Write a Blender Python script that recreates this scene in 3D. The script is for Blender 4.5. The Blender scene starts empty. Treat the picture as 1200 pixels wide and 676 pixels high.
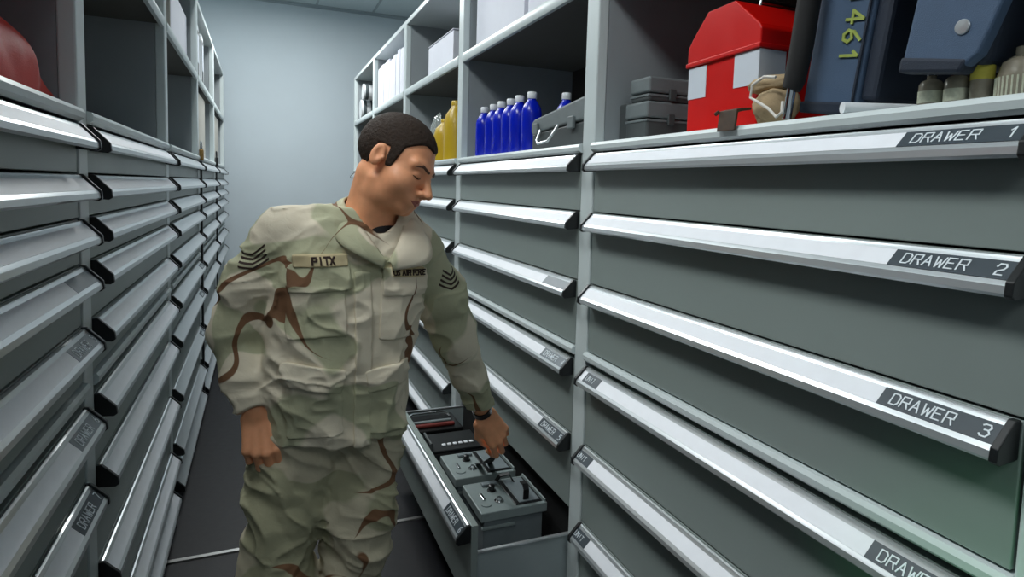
import bpy, bmesh, math, random
import numpy as np
from mathutils import Matrix, Vector, noise
random.seed(7)
sc = bpy.context.scene
col = sc.collection
# ------------------------------------------------------------------ camera
cam_d = bpy.data.cameras.new('camera')
cam = bpy.data.objects.new('camera', cam_d); col.objects.link(cam)
_a, _b, _c = math.radians(-22.779), math.radians(4.626), math.radians(-1.738)   # yaw, pitch, roll
_f = Vector((-math.sin(_a)*math.cos(_b), math.cos(_a)*math.cos(_b), -math.sin(_b)))
_r = Vector((math.cos(_a), math.sin(_a), 0)); _d = _f.cross(_r)
_r2 = _r*math.cos(_c) + _d*math.sin(_c); _d2 = -_r*math.sin(_c) + _d*math.cos(_c)
_m = Matrix((_r2, -_d2, -_f)).transposed().to_4x4(); _m.translation = (0, 0, 1.434)
cam.matrix_world = _m
cam_d.sensor_width = 36; cam_d.lens = 729.578/1200*36
cam_d.shift_x = (600-611.245)/1200; cam_d.shift_y = (280.092-338)/1200
cam_d.clip_start = .02
sc.camera = cam
# ------------------------------------------------------------------ light and exposure
sc.view_settings.view_transform = 'Standard'; sc.view_settings.look = 'None'
sc.view_settings.gamma = 1; sc.view_settings.use_curve_mapping = False
sc.view_settings.exposure = -0.12
sc.cycles.use_denoising = True
sc.cycles.max_bounces = 8; sc.cycles.diffuse_bounces = 4; sc.cycles.caustics_reflective = False; sc.cycles.caustics_refractive = False
w = bpy.data.worlds.new('world'); sc.world = w; w.use_nodes = True
w.node_tree.nodes['Background'].inputs[0].default_value = (.75, .88, 1, 1)
w.node_tree.nodes['Background'].inputs[1].default_value = .05
CEIL = 3.38
LAMPS = [(-.3, -1.6, 18, 1.2), (-.60, .9, 42, 1.2), (-.40, 3.3, 36, 1.2), (.20, 5.6, 64, 1.2)]       # x, y, power, length of each ceiling light

# dim green glow low at the right edge: added spot lamp, source unseen
gl = bpy.data.lights.new('added_green_spot', 'SPOT'); gl.energy = 22; gl.color = (.15,1,.35); gl.spot_size = math.radians(22); gl.spot_blend = 1; gl.shadow_soft_size = .05
go = bpy.data.objects.new('added_green_spot', gl); col.objects.link(go); go.location = (-.2, -.6, .9)
go.rotation_euler = (Vector((.9,.38,.86))-go.location).to_track_quat('-Z','Y').to_euler()

# ------------------------------------------------------------------ materials
def lin(c):
    return tuple(((v/255)/12.92 if v/255 <= .04045 else ((v/255+.055)/1.055)**2.4) for v in c) + (1,)
def mat(name, rgb, rough=.5, metal=0, spec=.5, noise_amt=0, noise_scale=20, bump=0, bump_scale=200, aniso=None, emit=0, trans=0, coat=0):
    m = bpy.data.materials.new(name); m.use_nodes = True
    nt = m.node_tree; b = nt.nodes['Principled BSDF']
    b.inputs['Base Color'].default_value = lin(rgb); b.inputs['Roughness'].default_value = rough
    b.inputs['Metallic'].default_value = metal; b.inputs['Specular IOR Level'].default_value = spec
    b.inputs['Coat Weight'].default_value = coat
    if trans: b.inputs['Transmission Weight'].default_value = trans
    tc = nt.nodes.new('ShaderNodeTexCoord')
    if noise_amt:
        n = nt.nodes.new('ShaderNodeTexNoise'); n.inputs['Scale'].default_value = noise_scale; n.inputs['Detail'].default_value = 4
        nt.links.new(tc.outputs['Object'], n.inputs['Vector'])
        mr = nt.nodes.new('ShaderNodeMapRange'); mr.inputs[1].default_value = .3; mr.inputs[2].default_value = .7
        mr.inputs[3].default_value = 1-noise_amt; mr.inputs[4].default_value = 1+noise_amt
        nt.links.new(n.outputs['Fac'], mr.inputs[0])
        mx = nt.nodes.new('ShaderNodeVectorMath'); mx.operation = 'SCALE'
        mx.inputs[0].default_value = lin(rgb)[:3]; nt.links.new(mr.outputs[0], mx.inputs['Scale'])
        nt.links.new(mx.outputs[0], b.inputs['Base Color'])
        mr2 = nt.nodes.new('ShaderNodeMapRange'); mr2.inputs[3].default_value = max(.03, rough-.08); mr2.inputs[4].default_value = min(1, rough+.08)
        nt.links.new(n.outputs['Fac'], mr2.inputs[0]); nt.links.new(mr2.outputs[0], b.inputs['Roughness'])
    if bump:
        n = nt.nodes.new('ShaderNodeTexNoise'); n.inputs['Scale'].default_value = bump_scale; n.inputs['Detail'].default_value = 3
        nt.links.new(tc.outputs['Object'], n.inputs['Vector'])
        if aniso:
            mp = nt.nodes.new('ShaderNodeMapping'); mp.inputs['Scale'].default_value = aniso
            nt.links.new(tc.outputs['Object'], mp.inputs[0]); nt.links.new(mp.outputs[0], n.inputs['Vector'])
        bp = nt.nodes.new('ShaderNodeBump'); bp.inputs['Strength'].default_value = bump; bp.inputs['Distance'].default_value = .002
        nt.links.new(n.outputs['Fac'], bp.inputs['Height']); nt.links.new(bp.outputs[0], b.inputs['Normal'])
    if emit:
        b.inputs['Emission Color'].default_value = lin(rgb); b.inputs['Emission Strength'].default_value = emit
    return m
M = {}
M['front'] = mat('painted_drawer_steel', (138,149,146), .36, .0, .5, .02, 3)
M['frame'] = mat('painted_frame_steel', (206,216,217), .36, .0, .5, .02, 8)
M['liner'] = mat('shade_toned_side_steel', (150,157,161), .5, .0, .4, .04, 5)  # frame steel toned down: dimness of the shelf interior put into the colour
M['plate'] = mat('shade_toned_plate_steel', (86,84,80), .6, 0, .3, .04, 5)  # darker than the lip: shade under the shelves is painted into the plate
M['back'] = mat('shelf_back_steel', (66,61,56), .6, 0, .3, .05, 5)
M['alu'] = mat('brushed_aluminium', (214,219,222), .30, .7, .5)
M['strip'] = mat('paper_label_strip', (238,241,247), .5, 0, .4, .02, 30)
M['label'] = mat('dark_label_tape', (58,68,76), .45, 0, .5, .05, 60)
M['labelg'] = mat('grey_label_tape', (112,121,128), .45, 0, .5, .05, 60)
M['ink'] = mat('white_embossed_letter', (222,230,236), .5)
M['cap'] = mat('black_plastic_cap', (22,25,27), .38, 0, .5)
M['dark'] = mat('dark_gap', (14,15,16), .8)
M['wall'] = mat('painted_wall', (194,205,212), .75, 0, .25, .015, 3, .06, 300)
M['ceiling'] = mat('ceiling_tile', (188,200,204), .9, 0, .1, .02, 40, .3, 250)
M['tbar'] = mat('ceiling_grid', (150,162,168), .6)
M['floor'] = mat('black_floor', (22,22,26), .5, 0, .25, .10, 30, .1, 120)
M['floor2'] = mat('dark_threshold', (24,24,28), .55, 0, .3, .1, 30)
M['steel'] = mat('bare_steel_rail', (190,190,188), .3, .8)
M['diffuser'] = mat('lamp_diffuser', (236,246,255), .5, emit=1.5)
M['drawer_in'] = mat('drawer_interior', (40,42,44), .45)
M['dside'] = mat('drawer_side_steel', (160,172,174), .35, .1, .5, .03, 6)

# ------------------------------------------------------------------ mesh helpers
class MB:
    def __init__(s): s.v = []; s.f = []
    def add(s, vs, fs):
        n = len(s.v); s.v += [tuple(v) for v in vs]; s.f += [tuple(i+n for i in f) for f in fs]; return s
    def box(s, x0, x1, y0, y1, z0, z1):
        return s.add([(x0,y0,z0),(x1,y0,z0),(x1,y1,z0),(x0,y1,z0),(x0,y0,z1),(x1,y0,z1),(x1,y1,z1),(x0,y1,z1)],
                     [(0,3,2,1),(4,5,6,7),(0,1,5,4),(1,2,6,5),(2,3,7,6),(3,0,4,7)])
    def obox(s, c, size, rot=None):
        a = MB().box(-size[0]/2,size[0]/2,-size[1]/2,size[1]/2,-size[2]/2,size[2]/2)
        R = rot if rot is not None else Matrix.Identity(3)
        return s.add([Vector(c)+R@Vector(v) for v in a.v], a.f)
    def prism(s, prof, axis, t0, t1):
        n = len(prof); vs = []
        for t in (t0, t1):
            for a, b in prof:
                vs.append({'x':(t,a,b),'y':(a,t,b),'z':(a,b,t)}[axis])
        fs = [tuple(range(n)), tuple(range(2*n-1, n-1, -1))] + [(i, n+i, n+(i+1)%n, (i+1)%n) for i in range(n)]
        return s.add(vs, fs)
    def tube(s, pts, rad, n=10, caps=True, flat=1.0):
        pts = [Vector(p) for p in pts]; k = len(pts)
        rad = rad if isinstance(rad, (list, tuple)) else [rad]*k
        t = [(pts[min(i+1,k-1)]-pts[max(i-1,0)]).normalized() for i in range(k)]
        u = t[0].orthogonal().normalized(); vs = []
        for i in range(k):
            u = (u - t[i]*u.dot(t[i])).normalized(); w_ = t[i].cross(u)
            for j in range(n):
                a = 2*math.pi*j/n
                vs.append(pts[i] + (u*math.cos(a) + w_*math.sin(a)*flat)*rad[i])
        fs = [(i*n+j, i*n+(j+1)%n, (i+1)*n+(j+1)%n, (i+1)*n+j) for i in range(k-1) for j in range(n)]
        if caps: fs += [tuple(range(n-1,-1,-1)), tuple(range((k-1)*n, k*n))]
        return s.add(vs, fs)
    def lathe(s, prof, c=(0,0,0), n=20, sy=1.0):
        k = len(prof); vs = []
        for r, z in prof:
            for j in range(n):
                a = 2*math.pi*j/n; vs.append((c[0]+r*math.cos(a), c[1]+r*math.sin(a)*sy, c[2]+z))
        fs = [(i*n+j, i*n+(j+1)%n, (i+1)*n+(j+1)%n, (i+1)*n+j) for i in range(k-1) for j in range(n)]
        fs += [tuple(range(n-1,-1,-1)), tuple(range((k-1)*n, k*n))]
        return s.add(vs, fs)
    def xf(s, m):
        s.v = [tuple(m @ Vector(v)) for v in s.v]; return s
    def build(s, name, m, parent=None, bevel=0, seg=2, smooth=False, angle=35):
        me = bpy.data.meshes.new(name); me.from_pydata(s.v, [], s.f)
        bm = bmesh.new(); bm.from_mesh(me); bmesh.ops.recalc_face_normals(bm, faces=bm.faces); bm.to_mesh(me); bm.free()
        me.materials.append(m)
        o = bpy.data.objects.new(name, me); col.objects.link(o)
        if smooth:
            me.polygons.foreach_set('use_smooth', [True]*len(me.polygons)); me.set_sharp_from_angle(angle=math.radians(angle))
        if bevel:
            b = o.modifiers.new('bevel', 'BEVEL'); b.width = bevel; b.segments = seg; b.limit_method = 'ANGLE'; b.harden_normals = False
        if parent: o.parent = parent
        return o
def empty(name, loc=(0,0,0), rz=0):
    o = bpy.data.objects.new(name, None); o.empty_display_size = .1; col.objects.link(o)
    o.location = loc; o.rotation_euler = (0,0,rz); return o
def tag(o, label=None, cat=None, group=None, kind=None):
    if label: o['label'] = label
    if cat: o['category'] = cat
    if group: o['group'] = group
    if kind: o['kind'] = kind
    return o
def copy_thing(root, loc=None, label=None):
    r = root.copy(); col.objects.link(r)
    for ch in root.children:
        c = ch.copy(); col.objects.link(c); c.parent = r
        for g in ch.children:
            d = g.copy(); col.objects.link(d); d.parent = c
    if loc is not None: r.location = loc
    if label: r['label'] = label
    return r

# ------------------------------------------------------------------ the room
X0, X1, Y0, Y1 = -1.9, 2.5, -3.2, 7.42
def struct(name, mb, m, **k): return tag(mb.build(name, m, **k), kind='structure')
struct('floor', MB().box(X0,X1,Y0,Y1,-.1,0), M['floor'])
struct('ceiling', MB().box(X0,X1,Y0,Y1,CEIL,CEIL+.1), M['ceiling'])
struct('wall_back', MB().box(X0,X1,Y1,Y1+.1,0,CEIL), M['wall'])
struct('wall_front', MB().box(X0,X1,Y0-.1,Y0,0,CEIL), M['wall'])
struct('wall_left', MB().box(X0-.1,X0,Y0,Y1,0,CEIL), M['wall'])
struct('wall_right', MB().box(X1,X1+.1,Y0,Y1,0,CEIL), M['wall'])
g = MB()
for i in range(8): g.box(X0+.02+.61*i, X0+.044+.61*i, Y0, Y1, CEIL-.006, CEIL)
for i in range(8): g.box(X0, X1, Y1-.02-1.22*i-.024, Y1-.02-1.22*i, CEIL-.007, CEIL)
g.box(X0, X1, Y1-.02, Y1, CEIL-.03, CEIL)
struct('trim_1', g, M['tbar'])
struct('trim_2', MB().box(-.33,.88,2.534,2.552,0,.006), M['steel'])                        # steel rail across the aisle
# ceiling lights over the aisle, the first one added unseen to brighten drawer fronts
for i, (lx, ly, pw, ln) in enumerate(LAMPS):
    t = tag(empty('ceiling_light', (lx, ly, CEIL-.07)), 'recessed fluorescent ceiling light %s' % ('added behind the camera', 'above the nearest drawers', 'over the middle of the aisle', 'close to the back wall')[i], 'ceiling light', 'fluorescent lights over the aisle')
    fr = MB(); W_, L_ = .32, ln/2
    fr.box(-W_,W_,-L_,-L_+.03,-.01,.07); fr.box(-W_,W_,L_-.03,L_,-.01,.07); fr.box(-W_,-W_+.03,-L_,L_,-.01,.07); fr.box(W_-.03,W_,-L_,L_,-.01,.07)
    fr.build('lamp_frame', M['frame'], t)
    MB().box(-W_+.03,W_-.03,-L_+.03,L_-.03,.01,.02).build('diffuser', M['diffuser'], t)
    ld = bpy.data.lights.new('lamp_light', 'AREA'); ld.shape = 'RECTANGLE'; ld.size = .56; ld.size_y = ln-.1; ld.energy = pw; ld.color = (.97,1,.985)
    lo = bpy.data.objects.new('lamp_light', ld); col.objects.link(lo); lo.parent = t; lo.location = (0,0,-.012)
# ------------------------------------------------------------------ lettering: single-stroke letters
GLY = {'D':[[(0,0),(0,1),(.45,1),(.62,.8),(.62,.2),(.45,0),(0,0)]], 'R':[[(0,0),(0,1),(.6,1),(.6,.5),(0,.5)],[(.38,.5),(.62,0)]],
 'A':[[(0,0),(.3,1),(.6,0)],[(.1,.36),(.5,.36)]], 'W':[[(0,1),(.16,0),(.34,.7),(.52,0),(.68,1)]], 'E':[[(.55,1),(0,1),(0,0),(.55,0)],[(0,.52),(.45,.52)]],
 '1':[[(.12,.75),(.32,1),(.32,0)]], '2':[[(0,.75),(.12,1),(.48,1),(.6,.75),(.5,.52),(.12,.32),(.08,0),(.55,0)]],
 '3':[[(0,.9),(.14,1),(.46,1),(.58,.78),(.46,.55),(.2,.55)],[(.46,.55),(.62,.3),(.46,0),(.12,0),(0,.14)]],
 '4':[[(.42,0),(.42,1),(0,.35),(.6,.35)]], '5':[[(.56,1),(.06,1),(.03,.58),(.4,.6),(.6,.32),(.42,0),(0,.05)]],
 '6':[[(.5,1),(.1,.6),(0,.25),(.2,0),(.45,.02),(.58,.28),(.4,.5),(.06,.42)]], '7':[[(0,1),(.58,1),(.2,0)]],
 '8':[[(.3,.52),(.06,.75),(.3,1),(.54,.75),(.3,.52),(.02,.25),(.3,0),(.58,.25),(.3,.52)]],
 'N':[[(0,0),(0,1),(.55,0),(.55,1)]],'L':[[(0,1),(0,0),(.5,0)]],'Y':[[(0,1),(.3,.5),(.6,1)],[(.3,.5),(.3,0)]],
 'U':[[(0,1),(0,.2),(.15,0),(.45,0),(.6,.2),(.6,1)]],'S':[[(.58,.88),(.4,1),(.1,.95),(.03,.72),(.5,.42),(.56,.15),(.35,0),(0,.1)]],
 'I':[[(.3,0),(.3,1)]],'O':[[(.15,0),(0,.25),(0,.75),(.15,1),(.45,1),(.6,.75),(.6,.25),(.45,0),(.15,0)]],'C':[[(.58,.85),(.42,1),(.12,.95),(0,.6),(.05,.2),(.2,0),(.58,.12)]],
 'F':[[(.55,1),(0,1),(0,0)],[(0,.52),(.42,.52)]],'P':[[(0,0),(0,1),(.5,1),(.58,.75),(.5,.5),(0,.5)]],'K':[[(0,0),(0,1)],[(.55,1),(0,.45),(.58,0)]],'T':[[(0,1),(.6,1)],[(.3,1),(.3,0)]],
 'X':[[(0,0),(.58,1)],[(0,1),(.58,0)]],'\\':[[(0,0),(.5,1)]],' ':[]}
def lettering(text, h, o, du, dv, dn, adv=.95, thick=.1, lift=.0008, sub=1):
    """flat strokes: text starts at o, runs along du, up along dv, faces dn"""
    o, du, dv, dn = Vector(o), Vector(du).normalized(), Vector(dv).normalized(), Vector(dn).normalized()
    mb = MB(); x = 0
    for ch in text:
        for st in GLY.get(ch, []):
            P_ = [o + du*(x+a)*h + dv*b*h for a, b in st]
            P_ = [P_[i].lerp(P_[i+1], k/sub) for i in range(len(P_)-1) for k in range(sub)]+[P_[-1]]
            for p, q in zip(P_, P_[1:]):
                t = (q-p).normalized(); s_ = t.cross(dn)*(thick*h/2); e = t*(thick*h*.4)
                c = [p-e-s_, q+e-s_, q+e+s_, p-e+s_]
                mb.add([v+dn*.0001 for v in c]+[v+dn*(lift+.00003*(len(mb.f)//6 % 12)) for v in c], [(3,2,1,0),(4,5,6,7),(0,1,5,4),(1,2,6,5),(2,3,7,6),(3,0,4,7)])
        x += adv
    return mb

# ------------------------------------------------------------------ drawer cabinets.  local frame: X along the front, -Y out into the aisle, Z up
PW = .036            # half width of an upright
DEP = .60
HP = [(0,0),(-.004,.0015),(-.0085,0),(-.0105,-.004),(-.0385,-.0325),(-.0415,-.036),(-.0425,-.046),(-.038,-.0505),(-.030,-.049),(-.024,-.040),(0,-.020)]
def handle_parts(dr, x0, x1, z, out, detail, num=None, lab=None, farlab=None, labmat='label'):
    """aluminium grip of a drawer with caps, label strip and label; out = how far the drawer is pulled"""
    mb = MB().prism([(a-out-.002, b+z) for a, b in HP], 'x', x0+.010, x1-.010)
    mb.build('handle', M['alu'], dr, smooth=True, angle=25)
    CP = [(0,.003),(-.011,.003),(-.0435,-.0305),(-.0455,-.048),(-.038,-.0535),(0,-.050)]
    for xa, xb in ((x0, x0+.0105), (x1-.0105, x1)):
        MB().prism([(a-out-.002, b+z) for a, b in CP], 'x', xa, xb).build('end_cap', M['cap'], dr, bevel=.0015 if detail else 0)
    # label strip lies in the sloping face
    A = Vector((0, -.0135-out-.002, z-.0072)); B = Vector((0, -.0355-out-.002, z-.0296)); n = Vector((0,-1,1)).normalized()
    def strip(xa, xb, lift, name, m):
        vs = []
        for l in (.0001, lift):
            for x, p in ((xa,B),(xb,B),(xb,A),(xa,A)): vs.append(Vector((x,p.y,p.z)) + n*l)
        return MB().add(vs, [(3,2,1,0),(4,5,6,7),(0,1,5,4),(1,2,6,5),(2,3,7,6),(3,0,4,7)]).build(name, m, dr)
    if detail: strip(x0+.014, x1-.014, .0006, 'label_strip', M['strip'])
    up = (A-B).normalized()
    if lab:
        strip(x1-.176, x1-.012, .0011, 'label_tape', M[labmat])
        if lab != ' ':
            o = Vector((x1-.158, B.y, B.z)) + up*.0062 + n*.0011
            lettering(lab, .0185, o, (1,0,0), up, n, adv=.86, thick=.115).build('lettering', M['ink'], dr)
            if num: lettering(num, .0185, o+Vector((.126,0,0)), (1,0,0), up, n, thick=.115).build('lettering', M['ink'], dr)
    if farlab:
        strip(x0+farlab[0], x0+farlab[1], .0011, 'label_tape', M['label'])
        if farlab[2]:
            o = Vector((x0+farlab[0]+.010, B.y, B.z)) + up*.008 + n*.0011
            lettering(farlab[2], .0150, o, (1,0,0), up, n, adv=.8, thick=.11).build('lettering', M['ink'], dr)
def cabinet(name, loc, rz, w_, posts, tops, trim, zs, label, detail=2, labs={}, farlabs={}, openat=None, posts_w=(PW,PW)):
    root = tag(empty(name, loc, rz), label, 'drawer cabinet', 'steel drawer cabinets with open shelves above')
    for on, q in zip(posts, (0, w_)):
        if on:
            MB().box(q-PW, q+PW, -.004, .03, 0, 2.527).build('upright', M['frame'], root, bevel=.004)
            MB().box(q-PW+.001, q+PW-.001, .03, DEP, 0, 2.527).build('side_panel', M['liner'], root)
    xa, xb = PW, w_-PW
    MB().box(xa, xb, -.003, DEP, 2.497, 2.527).build('top_panel', M['frame'], root, bevel=.003)
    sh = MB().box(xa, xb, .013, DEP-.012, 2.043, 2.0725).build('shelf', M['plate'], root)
    MB().prism([(.012,2.042),(.010,2.030),(-.004,2.030),(-.007,2.036),(-.007,2.066),(-.003,2.073),(.012,2.073)], 'x', xa, xb).build('shelf_lip', M['frame'], sh, smooth=True, angle=30)
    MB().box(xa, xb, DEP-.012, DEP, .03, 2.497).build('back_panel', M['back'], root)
    # worktop lip between the drawers and the shelves
    zt = zs
    MB().prism([(DEP-.012,zt-.012),(.006,zt-.012),(.004,zt-.026),(-.006,zt-.028),(-.015,zt-.021),(-.017,zt-.010),(-.013,zt-.002),(-.004,zt),(DEP-.012,zt)], 'x', xa, xb).build('cabinet_top', M['frame'], root, smooth=True, angle=30)
    if trim: MB().prism([(.03,trim-.026),(-.008,trim-.026),(-.014,trim-.020),(-.015,trim-.008),(-.010,trim),(.03,trim)], 'x', xa, xb).build('crossbar', M['frame'], root, smooth=True, angle=30)
    MB().box(xa, xb, .035, .045, .03, zt-.03).build('carcass', M['dark'], root)
    MB().box(xa, xb, .02, DEP, 0, .035).build('plinth', M['dark'], root)
    edges = sorted(tops + ([trim] if trim else []), reverse=True)
    for i, z in enumerate(tops):
        j = edges.index(z); low = edges[j+1] if j+1 < len(edges) else .036
        zl = low + .006
        if trim and j+1 < len(edges) and edges[j+1] == trim: zl = trim+.004
        out = 0
        isopen = openat is not None and openat[0] == i
        if isopen: out = openat[1]
        dr = MB().box(xa+.006, xb-.006, -.001-out, .02-out, zl, z+.002).build('drawer', M['front'], root, bevel=.0015)
        if isopen:
            zz = .338
            for q0, q1 in ((xa+.012, xa+.016), (xb-.016, xb-.012)):
                MB().box(q0, q1, .02-out, DEP-.05-out, zl, zz).build('drawer_side', M['dside'], dr)
                MB().box(q0-.004, q1+.004, .02-out, DEP-.05-out, zz-.002, zz+.003).build('side_rim', M['alu'], dr)
            MB().box(xb-.013, xb-.004, .18-out, DEP-.05-out, .166, .180).build('runner', M['frame'], dr, bevel=.003)
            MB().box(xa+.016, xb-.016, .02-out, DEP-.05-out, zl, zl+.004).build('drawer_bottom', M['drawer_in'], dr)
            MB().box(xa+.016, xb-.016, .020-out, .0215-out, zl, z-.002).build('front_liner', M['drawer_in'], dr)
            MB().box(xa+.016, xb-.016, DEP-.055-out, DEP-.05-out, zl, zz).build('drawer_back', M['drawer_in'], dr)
        lb, nm, lm = labs.get(i, (None, None, 'label'))
        handle_parts(dr, xa+.008, xb-.008, z, out, detail, nm, lb, farlabs.get(i), lm)
    return root
RX, LX = .90, -.357
RP = [.422, 1.646, 2.966, 4.252, 5.531, 6.721]
LP = [.28, 1.614, 2.933, 4.313, 5.752, 7.20]
RT = [1.541, 1.367, 1.155, .910, .668, .425, .160]; RTRIM = .953
LT = [1.539, 1.434, 1.339, 1.241, 1.108, .932, .762, .526, .285, .120]; LTRIM = .985
RL = ['grey drawer cabinet at the right edge carrying the red toolbox and blue bags', 'grey drawer cabinet with the pulled-out battery drawer beside the man',
      'grey drawer cabinet behind the man with yellow jugs on its shelf', 'grey drawer cabinet behind the man under the upright white folders', 'last grey drawer cabinet on the right against the back wall']
LL = ['nearest grey drawer cabinet at the left edge with the red bag on it', 'second grey drawer cabinet on the left with both shelves empty', 'third grey drawer cabinet on the left under the white carton',
      'fourth grey drawer cabinet on the left with a white binder above', 'last grey drawer cabinet on the left beside the back wall']
for i in range(5):
    w_ = RP[i+1]-RP[i]
    labs = {}; fl = {}
    if i == 0:
        labs = {k: ('DRAWER', str(k+1), 'label') for k in range(7)}
        fl = {3: (.035,.115,'UNIT'), 4: (.004,.085,'UNIT'), 5: (.004,.085,'UNIT')}
    elif i == 1: labs = {2: (' ', None, 'labelg'), 3: ('DRAWER','4','labelg'), 4: ('DRAWER','5','label'), 5: ('DRAWER','6','label')}
    elif i == 2: labs = {4: ('DRAWER','5','label')}
    cabinet('drawer_cabinet', (RX, RP[i+1], 0), -math.pi/2, w_, (True, i == 0), RT, RTRIM, 1.575, RL[i], 2 if i < 3 else 0, labs, fl, (5, .323) if i == 1 else None)
for i in range(5):
    w_ = LP[i+1]-LP[i]
    labs = {}
    if i == 0: labs = {4: ('DRAWER','5','labelg'), 5: ('DRAWER','6','labelg'), 6: ('DRAWER','7','label'), 3: (' ',None,'labelg'), 7: ('DRAWER','8','label')}
    elif i == 2: labs = {5: ('DRAWER','6','label'), 6: ('DRAWER','7','label'), 7: ('DRAWER','8','label')}
    cabinet('drawer_cabinet', (LX, LP[i], 0), math.pi/2, w_, (i == 0, True), LT, LTRIM, 1.575, LL[i], 2 if i < 2 else 0, labs)
# ------------------------------------------------------------------ materials of the things
M['red'] = mat('red_enamel', (204,12,6), .32, 0, .5, .03, 12)
M['sticker'] = mat('white_sticker', (206,214,224), .5)
M['case'] = mat('grey_rugged_plastic', (112,120,122), .5, 0, .4, .06, 30, .3, 300)
M['cased'] = mat('dark_grey_plastic', (72,77,78), .5, 0, .4, .06, 30)
M['blueliq'] = mat('blue_bottle_plastic', (8,34,190), .25, 0, .5, .04, 10)
M['white'] = mat('white_plastic', (228,232,236), .4)
M['carton'] = mat('white_carton', (226,228,238), .65, 0, .3, .02, 8)
M['paper'] = mat('white_paper', (228,230,240), .7, 0, .2, .03, 25)
M['yellow'] = mat('yellow_plastic', (186,154,34), .35, 0, .5, .04, 10)
M['clear'] = mat('clear_film', (200,208,205), .15, 0, .5, trans=.6)
M['navy'] = mat('blue_nylon', (74,94,120), .6, 0, .3, .06, 12, .4, 700)
M['navyd'] = mat('dark_navy_nylon', (40,48,62), .6, 0, .3, .06, 12, .4, 700)
M['yel'] = mat('yellow_paint', (160,174,84), .6)
M['foam'] = mat('black_foam_grip', (30,30,31), .7, 0, .3, .08, 40)
M['tan'] = mat('tan_cloth', (176,154,122), .85, 0, .2, .1, 30, .5, 300)
M['cord'] = mat('white_cord', (226,222,214), .7)
M['brown'] = mat('brown_metal', (72,56,44), .5, .2, .4, .2, 60)
M['glass'] = mat('cloudy_bottle_glass', (168,160,142), .18, 0, .5, .15, 60, trans=.4)
M['ylabel'] = mat('yellow_label', (186,178,74), .6, 0, .3, .1, 120)
M['wlabel'] = mat('pale_label', (188,190,170), .6, 0, .3, .15, 150)
M['chrome'] = mat('chrome', (220,222,224), .15, 1)
M['redcloth'] = mat('red_nylon_cloth', (214,40,20), .5, 0, .4, .06, 8, .3, 400)
M['beige'] = mat('beige_board', (190,188,180), .7, 0, .2, .04, 10)
M['brass'] = mat('brass', (150,118,64), .4, .6, .5, .1, 60)
M['batt'] = mat('grey_battery_plastic', (142,154,154), .40, 0, .45, .05, 25)
M['battb'] = mat('black_battery_plastic', (22,22,24), .3, 0, .5)
M['batts'] = mat('battery_case_side', (124,134,138), .45, 0, .45, .08, 14)
M['redbrown'] = mat('red_brown_bar', (112,44,40), .35, 0, .5)
SH = 1.576; SM = 2.074

# ---- red toolbox with a gabled lid
t = tag(empty('toolbox', (.95, 1.14, SH)), 'bright red metal toolbox with gabled lid and white stickers', 'toolbox')
body = [(-.114,.001),(.118,.001),(.118,.180),(-.112,.176)]
MB().prism(body, 'x', .003, .34).build('body', M['red'], t, bevel=.003)
lid = [(-.117,.165),(.122,.160),(.122,.203),(.108,.222),(.055,.276),(-.034,.279),(-.111,.214),(-.117,.204)]
MB().prism(lid, 'x', 0, .343).build('lid', M['red'], t, bevel=.003)
MB().prism([(-.119,.164),(.124,.158),(.124,.168),(-.119,.174)], 'x', -.004, .346).build('lid_rim', M['red'], t, bevel=.002)
for (a, b, z0, z1) in ((.053,.117,.083,.156),):
    MB().box(.0015,.0035,a,b,z0,z1).build('sticker', M['sticker'], t)
k = MB().box(.0015,.0035,-.115,-.040,.090,.162).build('sticker', M['sticker'], t)
MB().box(.0015,.072,-.1155,-.1138,.100,.162).build('sticker', M['sticker'], t)
MB().tube([(.10,0,.279),(.10,0,.300),(.24,0,.300),(.24,0,.279)], .006, 8).build('handle', M['chrome'], t, smooth=True)
# brown clip hooked over the shelf lip below the toolbox
t = tag(empty('clip', (.880, 1.027, SH)), 'small dark brown metal clip hooked over the shelf edge before the red toolbox', 'clip')
c = MB().prism([(-.006,-.012),(-.001,.030),(.014,.034),(.036,.036),(.036,.031),(.016,.028),(.003,.024),(-.001,-.012)], 'y', -.026, .026)
c.build('clip_plate', M['brown'], t, bevel=.001)
MB().tube([(.000,.028,.030),(-.004,.036,.024)], .004, 6).build('clip_pin', M['brown'], t, smooth=True)
# ---- grey equipment cases left of the toolbox
def gcase(name, loc, lx, ly, lz, label, seam=.6, group=None):
    t = tag(empty(name, loc), label, 'case', group)
    MB().box(0,lx,0,ly,0,lz*seam-.002).build('body', M['cased'], t, bevel=.006)
    MB().box(-.003,lx+.003,-.003,ly+.003,lz*seam,lz).build('lid', M['case'], t, bevel=.007, seg=3)
    MB().box(-.002,lx+.002,-.002,ly+.002,lz*seam-.010,lz*seam-.004).build('rim', M['case'], t, bevel=.001)
    for q in (.25,.72):
        MB().box(lx*q,lx*q+.02,-.009,-.001,lz*seam-.018,lz*seam+.012).build('latch', M['cased'], t, bevel=.002)
    return t
gcase('equipment_case', (.965,1.447,SH), .26,.105,.106, 'lower grey plastic case left of the red toolbox with a scuffed corner', .58)

gcase('equipment_case', (.97,1.449,SH+.1065), .25,.09,.066, 'upper grey plastic case stacked beside the red toolbox', .35)
t = tag(MB().box(0,.10,0,.050,0,.112).build('accessory_box', M['cased'], bevel=.005), 'small plain grey box in the far corner beside the stacked cases', 'box'); t.location = (.975,1.5565,SH)
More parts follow.
